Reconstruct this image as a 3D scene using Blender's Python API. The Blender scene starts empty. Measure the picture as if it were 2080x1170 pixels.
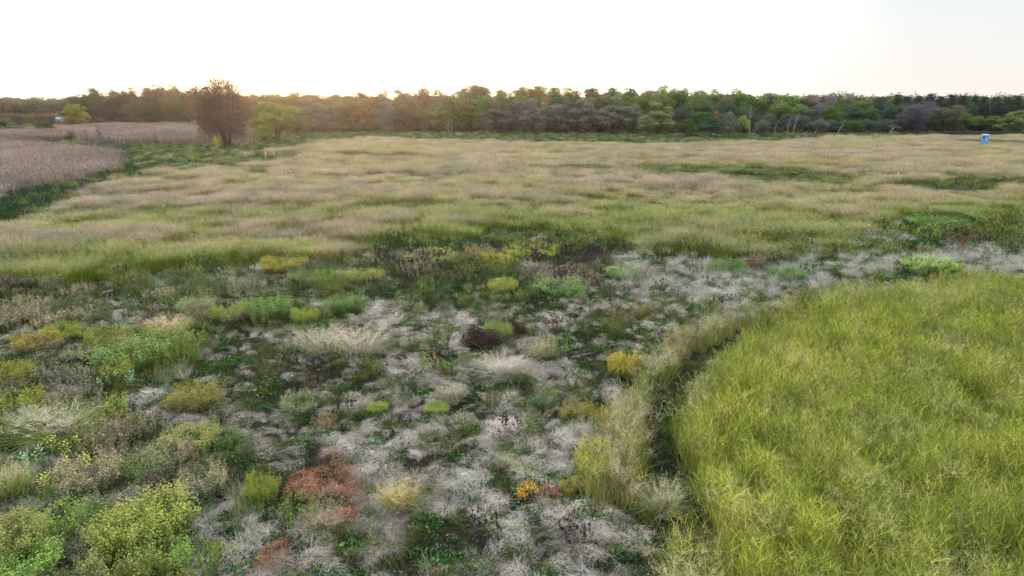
import bpy, math, random
import numpy as np
from mathutils import Vector, Matrix

# ---------------------------------------------------------------- camera, sky, sun, exposure
R = math.radians
SC = bpy.context.scene
COL = SC.collection
CAM_H = 10.0
FPX = 1405.0                      # focal length in pixels of the 2080 px photograph
PITCH = R(14.75)
cam = bpy.data.cameras.new('camera'); camo = bpy.data.objects.new('camera', cam); COL.objects.link(camo)
cam.sensor_width = 36; cam.lens = 36 * FPX / 2080; cam.clip_end = 6000; cam.clip_start = 0.1
camo.location = (0, 0, CAM_H); camo.rotation_euler = (math.pi / 2 - PITCH, 0, 0)
SC.camera = camo
SUN_AZ, SUN_EL = R(-14.5), R(2.4)

w = bpy.data.worlds.new('World'); SC.world = w; w.use_nodes = True
nt = w.node_tree; nt.nodes.clear()
out = nt.nodes.new('ShaderNodeOutputWorld'); bg = nt.nodes.new('ShaderNodeBackground')
sky = nt.nodes.new('ShaderNodeTexSky'); sky.sky_type = 'NISHITA'; sky.sun_disc = False
sky.sun_elevation = SUN_EL; sky.sun_rotation = SUN_AZ; sky.altitude = 200
sky.air_density = 1.0; sky.dust_density = 2.0; sky.ozone_density = 1.0
# thin high overcast veil mixed over the clear sky
mixn = nt.nodes.new('ShaderNodeMix'); mixn.data_type = 'RGBA'
tc = nt.nodes.new('ShaderNodeTexCoord'); mp = nt.nodes.new('ShaderNodeMapping'); mp.inputs['Scale'].default_value = (1.2, 1.2, 6)
nz = nt.nodes.new('ShaderNodeTexNoise'); nz.inputs['Scale'].default_value = 1.6; nz.inputs['Detail'].default_value = 5
rmp = nt.nodes.new('ShaderNodeMapRange'); rmp.inputs[1].default_value = 0.35; rmp.inputs[2].default_value = 0.7
rmp.inputs[3].default_value = 0.86; rmp.inputs[4].default_value = 0.97
nt.links.new(tc.outputs['Generated'], mp.inputs[0]); nt.links.new(mp.outputs[0], nz.inputs['Vector'])
nt.links.new(nz.outputs['Fac'], rmp.inputs[0]); nt.links.new(rmp.outputs[0], mixn.inputs['Factor'])
nt.links.new(sky.outputs[0], mixn.inputs[6])
# the veil is brightened overhead, out of view, to light the ground, dimmed and creamy along the horizon, and glows warm round the low sun
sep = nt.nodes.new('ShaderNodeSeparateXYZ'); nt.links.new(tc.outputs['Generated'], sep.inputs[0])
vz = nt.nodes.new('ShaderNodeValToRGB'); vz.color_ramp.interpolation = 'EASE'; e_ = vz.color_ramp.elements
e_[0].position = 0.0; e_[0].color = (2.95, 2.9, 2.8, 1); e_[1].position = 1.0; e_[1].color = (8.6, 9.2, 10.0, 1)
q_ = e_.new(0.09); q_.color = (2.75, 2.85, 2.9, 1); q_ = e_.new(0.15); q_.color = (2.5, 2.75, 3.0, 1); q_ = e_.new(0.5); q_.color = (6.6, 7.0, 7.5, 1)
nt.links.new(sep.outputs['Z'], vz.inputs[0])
dotn = nt.nodes.new('ShaderNodeVectorMath'); dotn.operation = 'DOT_PRODUCT'; dotn.inputs[1].default_value = (math.sin(SUN_AZ) * 0.985, math.cos(SUN_AZ) * 0.985, 0.17)
nt.links.new(tc.outputs['Generated'], dotn.inputs[0])
vr = nt.nodes.new('ShaderNodeValToRGB'); vr.color_ramp.interpolation = 'EASE'; e_ = vr.color_ramp.elements
e_[0].position = 0.72; e_[0].color = (0, 0, 0, 1); e_[1].position = 1.0; e_[1].color = (11.0, 7.6, 4.4, 1)
q_ = e_.new(0.92); q_.color = (1.6, 1.4, 1.1, 1)
nt.links.new(dotn.outputs['Value'], vr.inputs[0])
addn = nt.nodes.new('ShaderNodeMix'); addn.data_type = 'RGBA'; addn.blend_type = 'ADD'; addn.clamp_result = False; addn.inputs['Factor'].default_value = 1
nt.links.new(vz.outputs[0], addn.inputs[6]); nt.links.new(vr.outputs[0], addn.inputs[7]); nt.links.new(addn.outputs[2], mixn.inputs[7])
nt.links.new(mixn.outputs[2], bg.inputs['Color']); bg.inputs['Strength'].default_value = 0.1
nt.links.new(bg.outputs[0], out.inputs[0])

sunl = bpy.data.lights.new('sun', 'SUN'); suno = bpy.data.objects.new('sun', sunl); COL.objects.link(suno)
sunl.energy = 3.5; sunl.angle = R(0.5); sunl.color = (1.0, 0.62, 0.28)
SV = Vector((math.sin(SUN_AZ) * math.cos(SUN_EL), math.cos(SUN_AZ) * math.cos(SUN_EL), math.sin(SUN_EL)))
suno.rotation_euler = SV.to_track_quat('Z', 'Y').to_euler(); suno.location = (0, 0, 40)

SC.view_settings.view_transform = 'Standard'; SC.view_settings.look = 'None'
SC.view_settings.gamma = 1; SC.view_settings.exposure = 1.72
SC.render.engine = 'CYCLES'
SC.cycles.max_bounces = 5; SC.cycles.diffuse_bounces = 1; SC.cycles.transmission_bounces = 3
SC.cycles.glossy_bounces = 2; SC.cycles.volume_bounces = 0; SC.cycles.transparent_max_bounces = 4

# ---------------------------------------------------------------- helpers
rng = np.random.default_rng(7)
U = lambda a, b, n=None: rng.uniform(a, b, n)

def hash2(ix, iy, s):
    h = (ix.astype(np.int64) * 374761393 + iy.astype(np.int64) * 668265263 + s * 974711) & 0x7fffffff
    h = ((h ^ (h >> 13)) * 1274126177) & 0x7fffffff
    return ((h ^ (h >> 16)) & 0xffff) / 65535.0
def vnoise(x, y, s=0):
    x = np.asarray(x, float); y = np.asarray(y, float)
    ix, iy = np.floor(x), np.floor(y); fx, fy = x - ix, y - iy
    fx = fx * fx * (3 - 2 * fx); fy = fy * fy * (3 - 2 * fy)
    a = hash2(ix, iy, s); b = hash2(ix + 1, iy, s); c = hash2(ix, iy + 1, s); d = hash2(ix + 1, iy + 1, s)
    return (a * (1 - fx) + b * fx) * (1 - fy) + (c * (1 - fx) + d * fx) * fy
def fbm(x, y, wl, s=0, o=3):
    t = 0; a = 1; n = 0
    for i in range(o):
        t = t + a * vnoise(x / wl + 17.3 * i, y / wl - 9.1 * i, s + i * 13); n += a; a *= 0.5; wl = wl / 2.03
    return t / n                                               # 0..1
def sm(a, b, x): t = np.clip((x - a) / (b - a), 0, 1); return t * t * (3 - 2 * t)

def hgt(x, y):                                                 # the terrain
    x = np.asarray(x, float); y = np.asarray(y, float)
    near = 1 - sm(60, 120, y)
    return (fbm(x, y, 45, 3, 2) - 0.5) * 0.9 + (fbm(x, y, 7, 5, 2) - 0.5) * 0.45 + (fbm(x, y, 1.6, 8, 2) - 0.5) * 0.3 * near
def ray(u, v):
    a = (u - 1040) / FPX; b = (585 - v) / FPX
    return a, math.cos(PITCH) + b * math.sin(PITCH), -math.sin(PITCH) + b * math.cos(PITCH)
def ground(u, v, z=0.0):                                       # photo pixel -> point on the level plane z
    dx, dy, dz = ray(u, v); t = (z - CAM_H) / dz
    return dx * t, dy * t
def height_at(u, v, Y):                                        # height of the sight line through (u, v) at distance Y
    dx, dy, dz = ray(u, v); return CAM_H + dz * Y / dy
def poly(pts, z=0.0): return np.array([ground(u, v, z) for u, v in pts])
def inside(P, x, y):
    c = np.zeros(len(x), bool); n = len(P)
    for i in range(n):
        x1, y1 = P[i]; x2, y2 = P[(i + 1) % n]
        if y1 == y2: continue
        m = ((y1 > y) != (y2 > y)) & (x < (x2 - x1) * (y - y1) / (y2 - y1) + x1)
        c ^= m
    return c

# ---------------------------------------------------------------- materials
def plant_mat(name, inst, transl=0.16):
    m = bpy.data.materials.new(name); m.use_nodes = True; t = m.node_tree; t.nodes.clear()
    o = t.nodes.new('ShaderNodeOutputMaterial')
    a = t.nodes.new('ShaderNodeAttribute'); a.attribute_name = 'Col'
    if inst:
        b = t.nodes.new('ShaderNodeAttribute'); b.attribute_name = 'tint'; b.attribute_type = 'INSTANCER'; tint = b.outputs['Color']
    else:
        b = t.nodes.new('ShaderNodeObjectInfo'); tint = b.outputs['Color']
    mx = t.nodes.new('ShaderNodeMix'); mx.data_type = 'RGBA'; mx.blend_type = 'MULTIPLY'; mx.inputs['Factor'].default_value = 1
    t.links.new(a.outputs['Color'], mx.inputs[6]); t.links.new(tint, mx.inputs[7])
    d = t.nodes.new('ShaderNodeBsdfPrincipled'); d.inputs['Roughness'].default_value = 0.65
    d.inputs['Specular IOR Level'].default_value = 0.02
    tr = t.nodes.new('ShaderNodeBsdfTranslucent'); ms = t.nodes.new('ShaderNodeMixShader'); ms.inputs[0].default_value = transl
    t.links.new(mx.outputs[2], d.inputs['Base Color']); t.links.new(mx.outputs[2], tr.inputs['Color'])
    t.links.new(d.outputs[0], ms.inputs[1]); t.links.new(tr.outputs[0], ms.inputs[2]); t.links.new(ms.outputs[0], o.inputs[0])
    return m
M_INST = plant_mat('grass_blades', True); M_OBJ = plant_mat('plant_leaves', False)
M_TREE = plant_mat('tree_leaves', False, 0.22); M_STUFF = plant_mat('massed_leaves', True, 0.2)
def bark_mat(name, c1, c2, scale=6):
    m = bpy.data.materials.new(name); m.use_nodes = True; t = m.node_tree
    p = t.nodes['Principled BSDF']; p.inputs['Roughness'].default_value = 0.9; p.inputs['Specular IOR Level'].default_value = 0.03
    n = t.nodes.new('ShaderNodeTexNoise'); n.inputs['Scale'].default_value = scale; n.inputs['Detail'].default_value = 6
    c = t.nodes.new('ShaderNodeTexCoord'); mpp = t.nodes.new('ShaderNodeMapping'); mpp.inputs['Scale'].default_value = (1, 1, 0.25)
    r = t.nodes.new('ShaderNodeValToRGB'); r.color_ramp.elements[0].position = 0.35; r.color_ramp.elements[1].position = 0.65
    r.color_ramp.elements[0].color = (*c1, 1); r.color_ramp.elements[1].color = (*c2, 1)
    t.links.new(c.outputs['Object'], mpp.inputs[0]); t.links.new(mpp.outputs[0], n.inputs['Vector'])
    t.links.new(n.outputs['Fac'], r.inputs[0]); t.links.new(r.outputs[0], p.inputs['Base Color'])
    return m
M_BARK = bark_mat('bark', (0.03, 0.024, 0.02), (0.08, 0.065, 0.055))
M_GREYBARK = bark_mat('grey_bark', (0.12, 0.11, 0.12), (0.24, 0.22, 0.23))
M_BIRCH = bark_mat('pale_bark', (0.18, 0.17, 0.16), (0.42, 0.41, 0.38), 3)

# ---------------------------------------------------------------- mesh building (all quads, numpy)
class G:
    def __init__(s): s.V = []; s.F = []; s.C = []; s.n = 0
    def add(s, V, F, C):                                        # V (n,3), F (m,4), C (n,3)
        s.V.append(V); s.F.append(F + s.n); s.C.append(C); s.n += len(V); return s
    def mesh(s, name, mat):
        V = np.concatenate(s.V).astype(np.float32); F = np.concatenate(s.F).astype(np.int32); C = np.concatenate(s.C)
        me = bpy.data.meshes.new(name); me.vertices.add(len(V)); me.vertices.foreach_set('co', V.ravel())
        me.loops.add(F.size); me.loops.foreach_set('vertex_index', F.ravel())
        me.polygons.add(len(F)); me.polygons.foreach_set('loop_start', np.arange(0, F.size, 4, dtype=np.int32))
        me.update(calc_edges=True)
        ca = me.color_attributes.new('Col', 'FLOAT_COLOR', 'POINT')
        c4 = np.ones((len(V), 4), np.float32); c4[:, :3] = np.clip(C, 0, 1); ca.data.foreach_set('color', c4.ravel())
        me.materials.append(mat); return me

def palette(cols, n, jit=0.15):
    cols = np.array(cols); a = cols[rng.integers(0, len(cols), n)]; b = cols[rng.integers(0, len(cols), n)]
    t = rng.random((n, 1)) * 0.5
    return (a * (1 - t) + b * t) * rng.uniform(1 - jit, 1 + jit, (n, 1)) * rng.uniform(0.95, 1.05, (n, 3))

def strips(g, base, d, L, W, rise, droop, cols, segs=3, curl=0.0, tip=0.12):
    """n blades: base (n,3), heading d (n), length, width; rise = upwardness, droop = bend down"""
    n = len(base); t = np.linspace(0, 1, segs + 1)[None, :, None]
    dx = np.stack([np.cos(d), np.sin(d), np.zeros(n)], 1)[:, None, :]
    L = np.broadcast_to(L, n)[:, None, None]; W = np.broadcast_to(W, n)[:, None, None]
    rise = np.broadcast_to(rise, n)[:, None, None]; droop = np.broadcast_to(droop, n)[:, None, None]
    hor = np.sqrt(np.clip(1 - rise ** 2, 0.0, 1))
    up = np.array([0, 0, 1.0])[None, None, :]
    sd = np.stack([-np.sin(d), np.cos(d), np.zeros(n)], 1)[:, None, :]
    P = base[:, None, :] + dx * L * (hor * t + droop * 0.6 * t * t) + up * L * (rise * t - droop * t * t)
    if np.any(curl): P = P + sd * (L * np.broadcast_to(curl, n)[:, None, None] * t * t)
    tw = rng.uniform(0, math.pi, n)[:, None, None]
    side = sd * np.cos(tw) + dx * np.sin(tw)
    wt = W * 0.5 * (1 - (1 - tip) * t ** 1.5)
    V = np.stack([P - side * wt, P + side * wt], 2).reshape(n, -1, 3)
    k = (segs + 1) * 2
    f = np.array([[2 * i, 2 * i + 1, 2 * i + 3, 2 * i + 2] for i in range(segs)])
    F = (f[None] + (np.arange(n) * k)[:, None, None]).reshape(-1, 4)
    C = np.repeat(cols, k, 0)
    g.add(V.reshape(-1, 3), F, C); return P

def quads(g, pos, nrm, axis, sx, sy, cols):
    """n leaf quads (diamond-ish): centre, normal hint, long axis hint"""
    n = len(pos)
    nrm = nrm / (np.linalg.norm(nrm, axis=1, keepdims=True) + 1e-9)
    ax = axis - nrm * (axis * nrm).sum(1, keepdims=True); ax /= (np.linalg.norm(ax, axis=1, keepdims=True) + 1e-9)
    bx = np.cross(nrm, ax); sx = np.broadcast_to(sx, n)[:, None]; sy = np.broadcast_to(sy, n)[:, None]
    V = np.stack([pos - ax * sx, pos + bx * sy + ax * sx * 0.1, pos + ax * sx, pos - bx * sy + ax * sx * 0.1], 1).reshape(-1, 3)
    F = np.arange(4 * n).reshape(n, 4)
    g.add(V, F, np.repeat(cols, 4, 0))
def rdir(n):
    v = rng.normal(size=(n, 3)); return v / np.linalg.norm(v, axis=1, keepdims=True)
def disc(n, r):
    a = rng.uniform(0, 2 * math.pi, n); q = np.sqrt(rng.random(n)) * r
    return np.stack([np.cos(a) * q, np.sin(a) * q, np.zeros(n)], 1)
def tube(g, pts, rad, col, sides=6):
    pts = [np.array(p, float) for p in pts]; V = []
    for i, p in enumerate(pts):
        d = pts[min(i + 1, len(pts) - 1)] - pts[max(i - 1, 0)]; d /= np.linalg.norm(d) + 1e-9
        a = np.cross(d, [0.3, 0.9, 0.1]); a /= np.linalg.norm(a) + 1e-9; b = np.cross(d, a)
        for k in range(sides):
            t = 2 * math.pi * k / sides; V.append(p + (a * math.cos(t) + b * math.sin(t)) * rad[i])
    F = [[i * sides + k, i * sides + (k + 1) % sides, (i + 1) * sides + (k + 1) % sides, (i + 1) * sides + k]
         for i in range(len(pts) - 1) for k in range(sides)]
    V = np.array(V); g.add(V, np.array(F), np.tile(np.array(col, float), (len(V), 1)))
def box(g, c, s, col=(1, 1, 1), rot=0.0, taper=1.0):
    sx, sy, sz = [q / 2 for q in s]; V = []
    for z, k in ((-sz, 1), (sz, taper)):
        for x, y in ((-sx, -sy), (sx, -sy), (sx, sy), (-sx, sy)): V.append((x * k, y * k, z))
    V = np.array(V); c_, s_ = math.cos(rot), math.sin(rot)
    V = np.stack([V[:, 0] * c_ - V[:, 1] * s_, V[:, 0] * s_ + V[:, 1] * c_, V[:, 2]], 1) + np.array(c)
    F = np.array([[0, 3, 2, 1], [4, 5, 6, 7], [0, 1, 5, 4], [1, 2, 6, 5], [2, 3, 7, 6], [3, 0, 4, 7]])
    g.add(V, F, np.tile(np.array(col, float), (8, 1)))

# ---------------------------------------------------------------- objects and their properties
def tag(o, label=None, cat=None, group=None, kind=None):
    if label: o['label'] = label
    if cat: o['category'] = cat
    if group: o['group'] = group
    if kind: o['kind'] = kind
    return o
def empty(name, loc, rz=0, sc=(1, 1, 1)):
    o = bpy.data.objects.new(name, None); COL.objects.link(o); o.location = loc; o.rotation_euler = (0, 0, rz); o.scale = sc
    o.empty_display_size = 0.3; return o
def part(name, me, parent, tint=(1, 1, 1)):
    o = bpy.data.objects.new(name, me); COL.objects.link(o); o.parent = parent; o.color = (*tint, 1); return o

def scatter(name, protos, x, y, scl, rot, idx, tint, zoff=0.0, label=None, cat=None, tilt=0.08, mat=None):
    """one object of uncountable plants: points carrying instances of small meshes"""
    n = len(x); me = bpy.data.meshes.new(name); me.vertices.add(n)
    z = hgt(x, y) + zoff
    me.vertices.foreach_set('co', np.stack([x, y, z], 1).astype(np.float32).ravel())
    a = me.attributes.new('scl', 'FLOAT_VECTOR', 'POINT'); s = np.asarray(scl)
    if s.ndim == 1: s = np.stack([s, s, s], 1)
    a.data.foreach_set('vector', s.astype(np.float32).ravel())
    a = me.attributes.new('rot', 'FLOAT_VECTOR', 'POINT')
    rr = np.stack([rng.normal(0, tilt, n), rng.normal(0, tilt, n), rot], 1); a.data.foreach_set('vector', rr.astype(np.float32).ravel())
    a = me.attributes.new('idx', 'INT', 'POINT'); a.data.foreach_set('value', np.asarray(idx).astype(np.int32))
    a = me.attributes.new('tint', 'FLOAT_VECTOR', 'POINT'); a.data.foreach_set('vector', tint.astype(np.float32).ravel())
    ob = bpy.data.objects.new(name, me); COL.objects.link(ob)
    pc = bpy.data.collections.new(name + '_sources')
    for i, pm in enumerate(protos):
        po = bpy.data.objects.new('source_%03d' % i, pm); pc.objects.link(po)
    ng = bpy.data.node_groups.new(name + '_scatter', 'GeometryNodeTree')
    ng.interface.new_socket('Geometry', in_out='INPUT', socket_type='NodeSocketGeometry')
    ng.interface.new_socket('Geometry', in_out='OUTPUT', socket_type='NodeSocketGeometry')
    N = ng.nodes.new; gi = N('NodeGroupInput'); go = N('NodeGroupOutput'); ip = N('GeometryNodeInstanceOnPoints')
    ci = N('GeometryNodeCollectionInfo'); ci.inputs['Collection'].default_value = pc
    ci.inputs['Separate Children'].default_value = True; ci.inputs['Reset Children'].default_value = True
    def attr(nm, ty):
        q = N('GeometryNodeInputNamedAttribute'); q.data_type = ty; q.inputs['Name'].default_value = nm; return q.outputs['Attribute']
    L = ng.links.new
    L(gi.outputs[0], ip.inputs['Points']); L(ci.outputs[0], ip.inputs['Instance']); ip.inputs['Pick Instance'].default_value = True
    L(attr('idx', 'INT'), ip.inputs['Instance Index']); L(attr('scl', 'FLOAT_VECTOR'), ip.inputs['Scale'])
    e2r = N('FunctionNodeEulerToRotation'); L(attr('rot', 'FLOAT_VECTOR'), e2r.inputs[0]); L(e2r.outputs[0], ip.inputs['Rotation'])
    L(ip.outputs[0], go.inputs[0])
    md = ob.modifiers.new('scatter', 'NODES'); md.node_group = ng
    return tag(ob, label, cat, None, 'stuff')
# ---------------------------------------------------------------- plant prototypes
SW_G = [(0.10, 0.16, 0.02), (0.17, 0.22, 0.03), (0.25, 0.28, 0.05), (0.06, 0.10, 0.02), (0.34, 0.32, 0.10)]
SW_T = [(0.52, 0.43, 0.31), (0.45, 0.37, 0.26), (0.56, 0.48, 0.37), (0.48, 0.40, 0.33)]
def switchgrass(r, nb, nc, k, pan, h=1.4, wk=1.0):
    g = G()
    b = disc(nb, r); L = U(0.55, 0.95, nb) * h
    strips(g, b, U(0, 6.28, nb), L, U(0.008, 0.014, nb) * wk, U(0.82, 0.99, nb), U(0.0, 0.35, nb), palette(SW_G, nb, 0.25), 3)
    b = disc(nc, r); d = U(0, 6.28, nc); L = U(0.85, 1.12, nc) * h; ri = U(0.93, 0.995, nc)
    P = strips(g, b, d, L, 0.006 * wk, ri, U(0, 0.1, nc), palette([(0.3, 0.27, 0.1), (0.38, 0.3, 0.14)], nc), 3)
    if pan:
        n = nc * pan; ci = np.repeat(np.arange(nc), pan); t = U(0.62, 1.0, n)
        top = P[ci, -1]; mid = P[ci, 1]; o = mid + (top - mid) * ((t - 0.33) / 0.67)[:, None]
        strips(g, o, U(0, 6.28, n), U(0.10, 0.24, n) * (1.35 - t) / 0.6, U(0.004, 0.007, n) * wk, U(0.3, 0.9, n), U(-0.1, 0.5, n), palette(SW_T, n), 1, tip=0.6)
    return g.mesh('switchgrass', M_INST)
def leafy(r, nb, h=1.35, wk=1.0):
    g = G(); b = disc(nb, r); cl = [(0.09, 0.16, 0.02), (0.20, 0.25, 0.03), (0.34, 0.36, 0.06), (0.03, 0.06, 0.015), (0.50, 0.43, 0.17), (0.27, 0.23, 0.08), (0.42, 0.34, 0.20)]
    strips(g, b, U(0, 6.28, nb), U(0.45, 0.98, nb) * h, U(0.006, 0.010, nb) * wk, U(0.92, 0.998, nb), U(0.0, 0.15, nb), palette(cl, nb, 0.3), 3)
    n = nb // 2; b = disc(n, r); b[:, 2] = U(0.5, 0.95, n) * h
    strips(g, b, U(0, 6.28, n), U(0.2, 0.45, n), U(0.008, 0.013, n) * wk, U(0.65, 0.97, n), U(0.0, 0.35, n), palette(cl, n, 0.3), 2)
    return g.mesh('switchgrass', M_INST)
def straw(r, n, wk=1.0, dome=0.1, hf=1.0):
    g = G(); b = disc(n, r); rr = np.hypot(b[:, 0], b[:, 1]) / r; b[:, 2] = dome * (1 - rr ** 2) * U(0.5, 1, n)
    ph = rng.uniform(-1.2, 1.2); d = ph * b[:, 0] / r + rng.uniform(-1, 1) * b[:, 1] / r + rng.normal(0, 0.8, n)
    ri = U(0.1, 0.75, n) * hf
    strips(g, b, d, U(0.14, 0.42, n), U(0.004, 0.0075, n) * wk, ri, ri * U(0.6, 1.3, n) + 0.1,
           palette([(0.48, 0.43, 0.38), (0.38, 0.33, 0.29), (0.62, 0.57, 0.51), (0.20, 0.16, 0.13), (0.28, 0.27, 0.18)], n, 0.2), 3, curl=rng.normal(0, 0.25, n))
    return g.mesh('matted_grass', M_INST)
def palegrass(r, n, h=0.75, wk=1.0, cols=((0.52, 0.50, 0.42), (0.42, 0.42, 0.33), (0.25, 0.28, 0.15), (0.58, 0.55, 0.5))):
    g = G(); b = disc(n, r)
    strips(g, b, U(0, 6.28, n), U(0.5, 1.1, n) * h, U(0.006, 0.012, n) * wk, U(0.75, 0.99, n), U(0, 0.45, n), palette(list(cols), n, 0.2), 3)
    return g.mesh('pale_grass', M_INST)
def leaves_low(r, n, h, s, cols, wk=1.0):
    g = G(); p = disc(n, r); rr = np.hypot(p[:, 0], p[:, 1]) / r; p[:, 2] = U(0.03, 1, n) * h * (1.05 - rr ** 2)
    nm = rdir(n) * 0.8 + np.array([0, 0, 0.9]); quads(g, p, nm, rdir(n), U(0.6, 1.2, n) * s, U(0.25, 0.5, n) * s * wk, palette(cols, n, 0.25))
    return g.mesh('low_leaves', M_INST)
GREEN_D = [(0.015, 0.045, 0.015), (0.02, 0.05, 0.02), (0.025, 0.065, 0.02), (0.04, 0.10, 0.025), (0.10, 0.20, 0.04), (0.03, 0.075, 0.035), (0.16, 0.24, 0.06)]
def stems(g, ns, r, h, lsz, nl, cl, ct, plume=14, bushy=1.0, wk=1.0, pl=0.16, dome=0.3):
    """leafy upright stems with a feathery flower head; returns tops"""
    b = disc(ns, r); an = np.arctan2(b[:, 1], b[:, 0]); b *= (0.62 + 0.6 * vnoise(np.cos(an) * 1.6 + rng.uniform(0, 99), np.sin(an) * 1.6, 4))[:, None]; d = np.arctan2(b[:, 1], b[:, 0]) + rng.normal(0, 0.5, ns); rr = np.hypot(b[:, 0], b[:, 1]) / r
    H = h * U(0.72, 1.12, ns) * (0.78 + 0.44 * vnoise(b[:, 0] / r * 2.5 + rng.uniform(0, 99), b[:, 1] / r * 2.5, 3)) * (1 - dome * rr ** 2)
    P = strips(g, b, d, H, 0.010 * wk, U(0.93, 0.995, ns), U(0, 0.04, ns), palette([(0.12, 0.12, 0.05), (0.14, 0.09, 0.05)], ns), 3)
    n = ns * nl; ci = np.repeat(np.arange(ns), nl); t = U(0.12, 0.95, n)
    o = P[ci, 0] + (P[ci, -1] - P[ci, 0]) * t[:, None]
    strips(g, o, U(0, 6.28, n), lsz * U(0.6, 1.2, n) * bushy, lsz * 0.24 * wk * U(0.7, 1.2, n), U(0.1, 0.7, n), U(0.2, 0.8, n), palette(cl, n, 0.22), 2)
    return P, ci
def heads(g, P, per, ct, pl, wk=1.0, s=0.022):
    ns = len(P); n = ns * per; ci = np.repeat(np.arange(ns), per); top = P[ci, -1]
    o = top + rng.normal(0, 1, (n, 3)) * np.array([pl * 0.22, pl * 0.22, pl * 0.6])
    quads(g, o, rdir(n), rdir(n) + np.array([0, 0, 0.5]), U(0.6, 1.4, n) * s * 1.5, U(0.6, 1.2, n) * s * wk, palette(ct, n, 0.25))
GR_L = [(0.09, 0.18, 0.025), (0.03, 0.07, 0.02), (0.18, 0.29, 0.045), (0.04, 0.09, 0.025)]
GR_T = [(0.24, 0.27, 0.06), (0.18, 0.24, 0.06), (0.28, 0.24, 0.08), (0.12, 0.18, 0.05)]
def goldenrod(r, ns, h, wk=1.0, ct=GR_T, nl=18):
    g = G(); P, ci = stems(g, ns, r, h, 0.10, nl, GR_L, ct, wk=wk); heads(g, P, 16, ct, 0.14, wk); return g.mesh('goldenrod', M_INST)
def darkstems(r, ns, h, wk=1.0):
    g = G(); D = [(0.03, 0.025, 0.02), (0.07, 0.055, 0.045), (0.04, 0.035, 0.04)]
    b = disc(ns, r); P = strips(g, b, U(0, 6.28, ns), h * U(0.7, 1.1, ns), 0.012 * wk, U(0.9, 1, ns), 0.0, palette(D, ns), 2)
    heads(g, P, 7, D, 0.09, wk, 0.03)
    n = ns * 8; c2 = np.repeat(np.arange(ns), 8); t = U(0.2, 0.9, n); o = P[c2, 0] + (P[c2, -1] - P[c2, 0]) * t[:, None]
    strips(g, o, U(0, 6.28, n), 0.1, 0.018 * wk, U(0.2, 0.8, n), 0.4, palette(D + [(0.06, 0.07, 0.04)], n), 1)
    return g.mesh('dead_stems', M_INST)
def rusty(r, n, h, cols):
    g = G(); p = disc(n, r); rr = np.hypot(p[:, 0], p[:, 1]) / r; p[:, 2] = U(0.0, 1, n) * h * (1.1 - rr ** 2)
    strips(g, p, U(0, 6.28, n), U(0.06, 0.18, n), U(0.008, 0.016, n), U(0.0, 0.9, n), U(0, 0.4, n), palette(cols, n, 0.3), 1, tip=0.4)
    return g.mesh('rusty_fern', M_INST)
CORN = [(0.34, 0.26, 0.24), (0.26, 0.19, 0.18), (0.44, 0.35, 0.31), (0.17, 0.12, 0.12), (0.36, 0.30, 0.21)]
def corn(ns, ln, wk=1.0, ww=0.1, seg=2):
    g = G(); b = np.stack([np.linspace(-ln / 2, ln / 2, ns) + U(-.06, .06, ns), U(-ww, ww, ns), np.zeros(ns)], 1)
    H = U(1.9, 2.3, ns); P = strips(g, b, U(0, 6.28, ns), H, 0.03 * wk, U(0.985, 1, ns), 0.0, palette(CORN, ns), 2, tip=0.5)
    nl = 9; n = ns * nl; ci = np.repeat(np.arange(ns), nl); t = U(0.2, 0.97, n); o = P[ci, 0] + (P[ci, -1] - P[ci, 0]) * t[:, None]
    strips(g, o, U(0, 6.28, n), U(0.35, 0.65, n), U(0.035, 0.06, n) * wk, U(0.3, 0.85, n), U(0.6, 1.3, n), palette(CORN, n, 0.2), seg)
    return g.mesh('corn', M_INST)

# ---------------------------------------------------------------- where each kind of plant grows (photo outlines laid on the ground)
RIGHT_FIELD = poly([(1540, 1190), (1560, 1400), (3200, 1400), (3200, 545), (2080, 556), (1950, 560), (1800, 572), (1700, 594), (1600, 636), (1500, 690), (1430, 745), (1385, 790), (1372, 830), (1395, 890), (1420, 960), (1440, 1040), (1470, 1110)], 1.15)
RIDGE = poly([(1205, 975), (1245, 850), (1290, 745), (1380, 682), (1500, 640), (1600, 606), (1700, 582), (1790, 572), (1700, 596), (1600, 632), (1530, 655), (1450, 690), (1400, 735), (1345, 800), (1320, 870), (1330, 940), (1290, 985)], 0.85)
CORNER = poly([(1380, 1400), (1320, 1180), (1370, 1120), (1440, 1120), (1520, 1170), (1540, 1400)], 0.6)
GROOVE = poly([(1260, 990), (1330, 880), (1340, 790), (1400, 735), (1500, 675), (1560, 655), (1500, 690), (1425, 750), (1380, 800), (1370, 850), (1400, 900), (1440, 1040), (1520, 1170), (1430, 1170), (1380, 1060), (1300, 1020)], 0.0)
GROOVE_T = poly([(1270, 990), (1312, 880), (1318, 800), (1372, 732), (1435, 696), (1530, 655), (1620, 622), (1700, 596), (1620, 634), (1500, 690), (1425, 745), (1382, 790), (1368, 835), (1395, 900), (1430, 990), (1450, 1060), (1490, 1120), (1420, 1110), (1370, 1040)], 0.5)
MID_FIELD = poly([(-900, 600), (0, 596), (150, 588), (300, 560), (420, 548), (560, 535), (700, 545), (735, 510), (770, 500), (970, 500), (990, 470), (1170, 478), (1250, 505), (1300, 528), (1480, 532), (1600, 522), (1745, 516), (1740, 490), (1800, 462), (1880, 445), (2080, 440), (3000, 430), (3000, 276), (2080, 281), (1720, 281), (1600, 292), (1350, 300), (1100, 293), (900, 290), (760, 284), (650, 295), (600, 308), (430, 328), (330, 352), (200, 386), (100, 425), (0, 465), (-900, 700)])
CORN_NEAR = poly([(-1200, 640), (-300, 460), (0, 406), (100, 385), (250, 345), (235, 322), (120, 306), (0, 296), (-1200, 300)])
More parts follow.
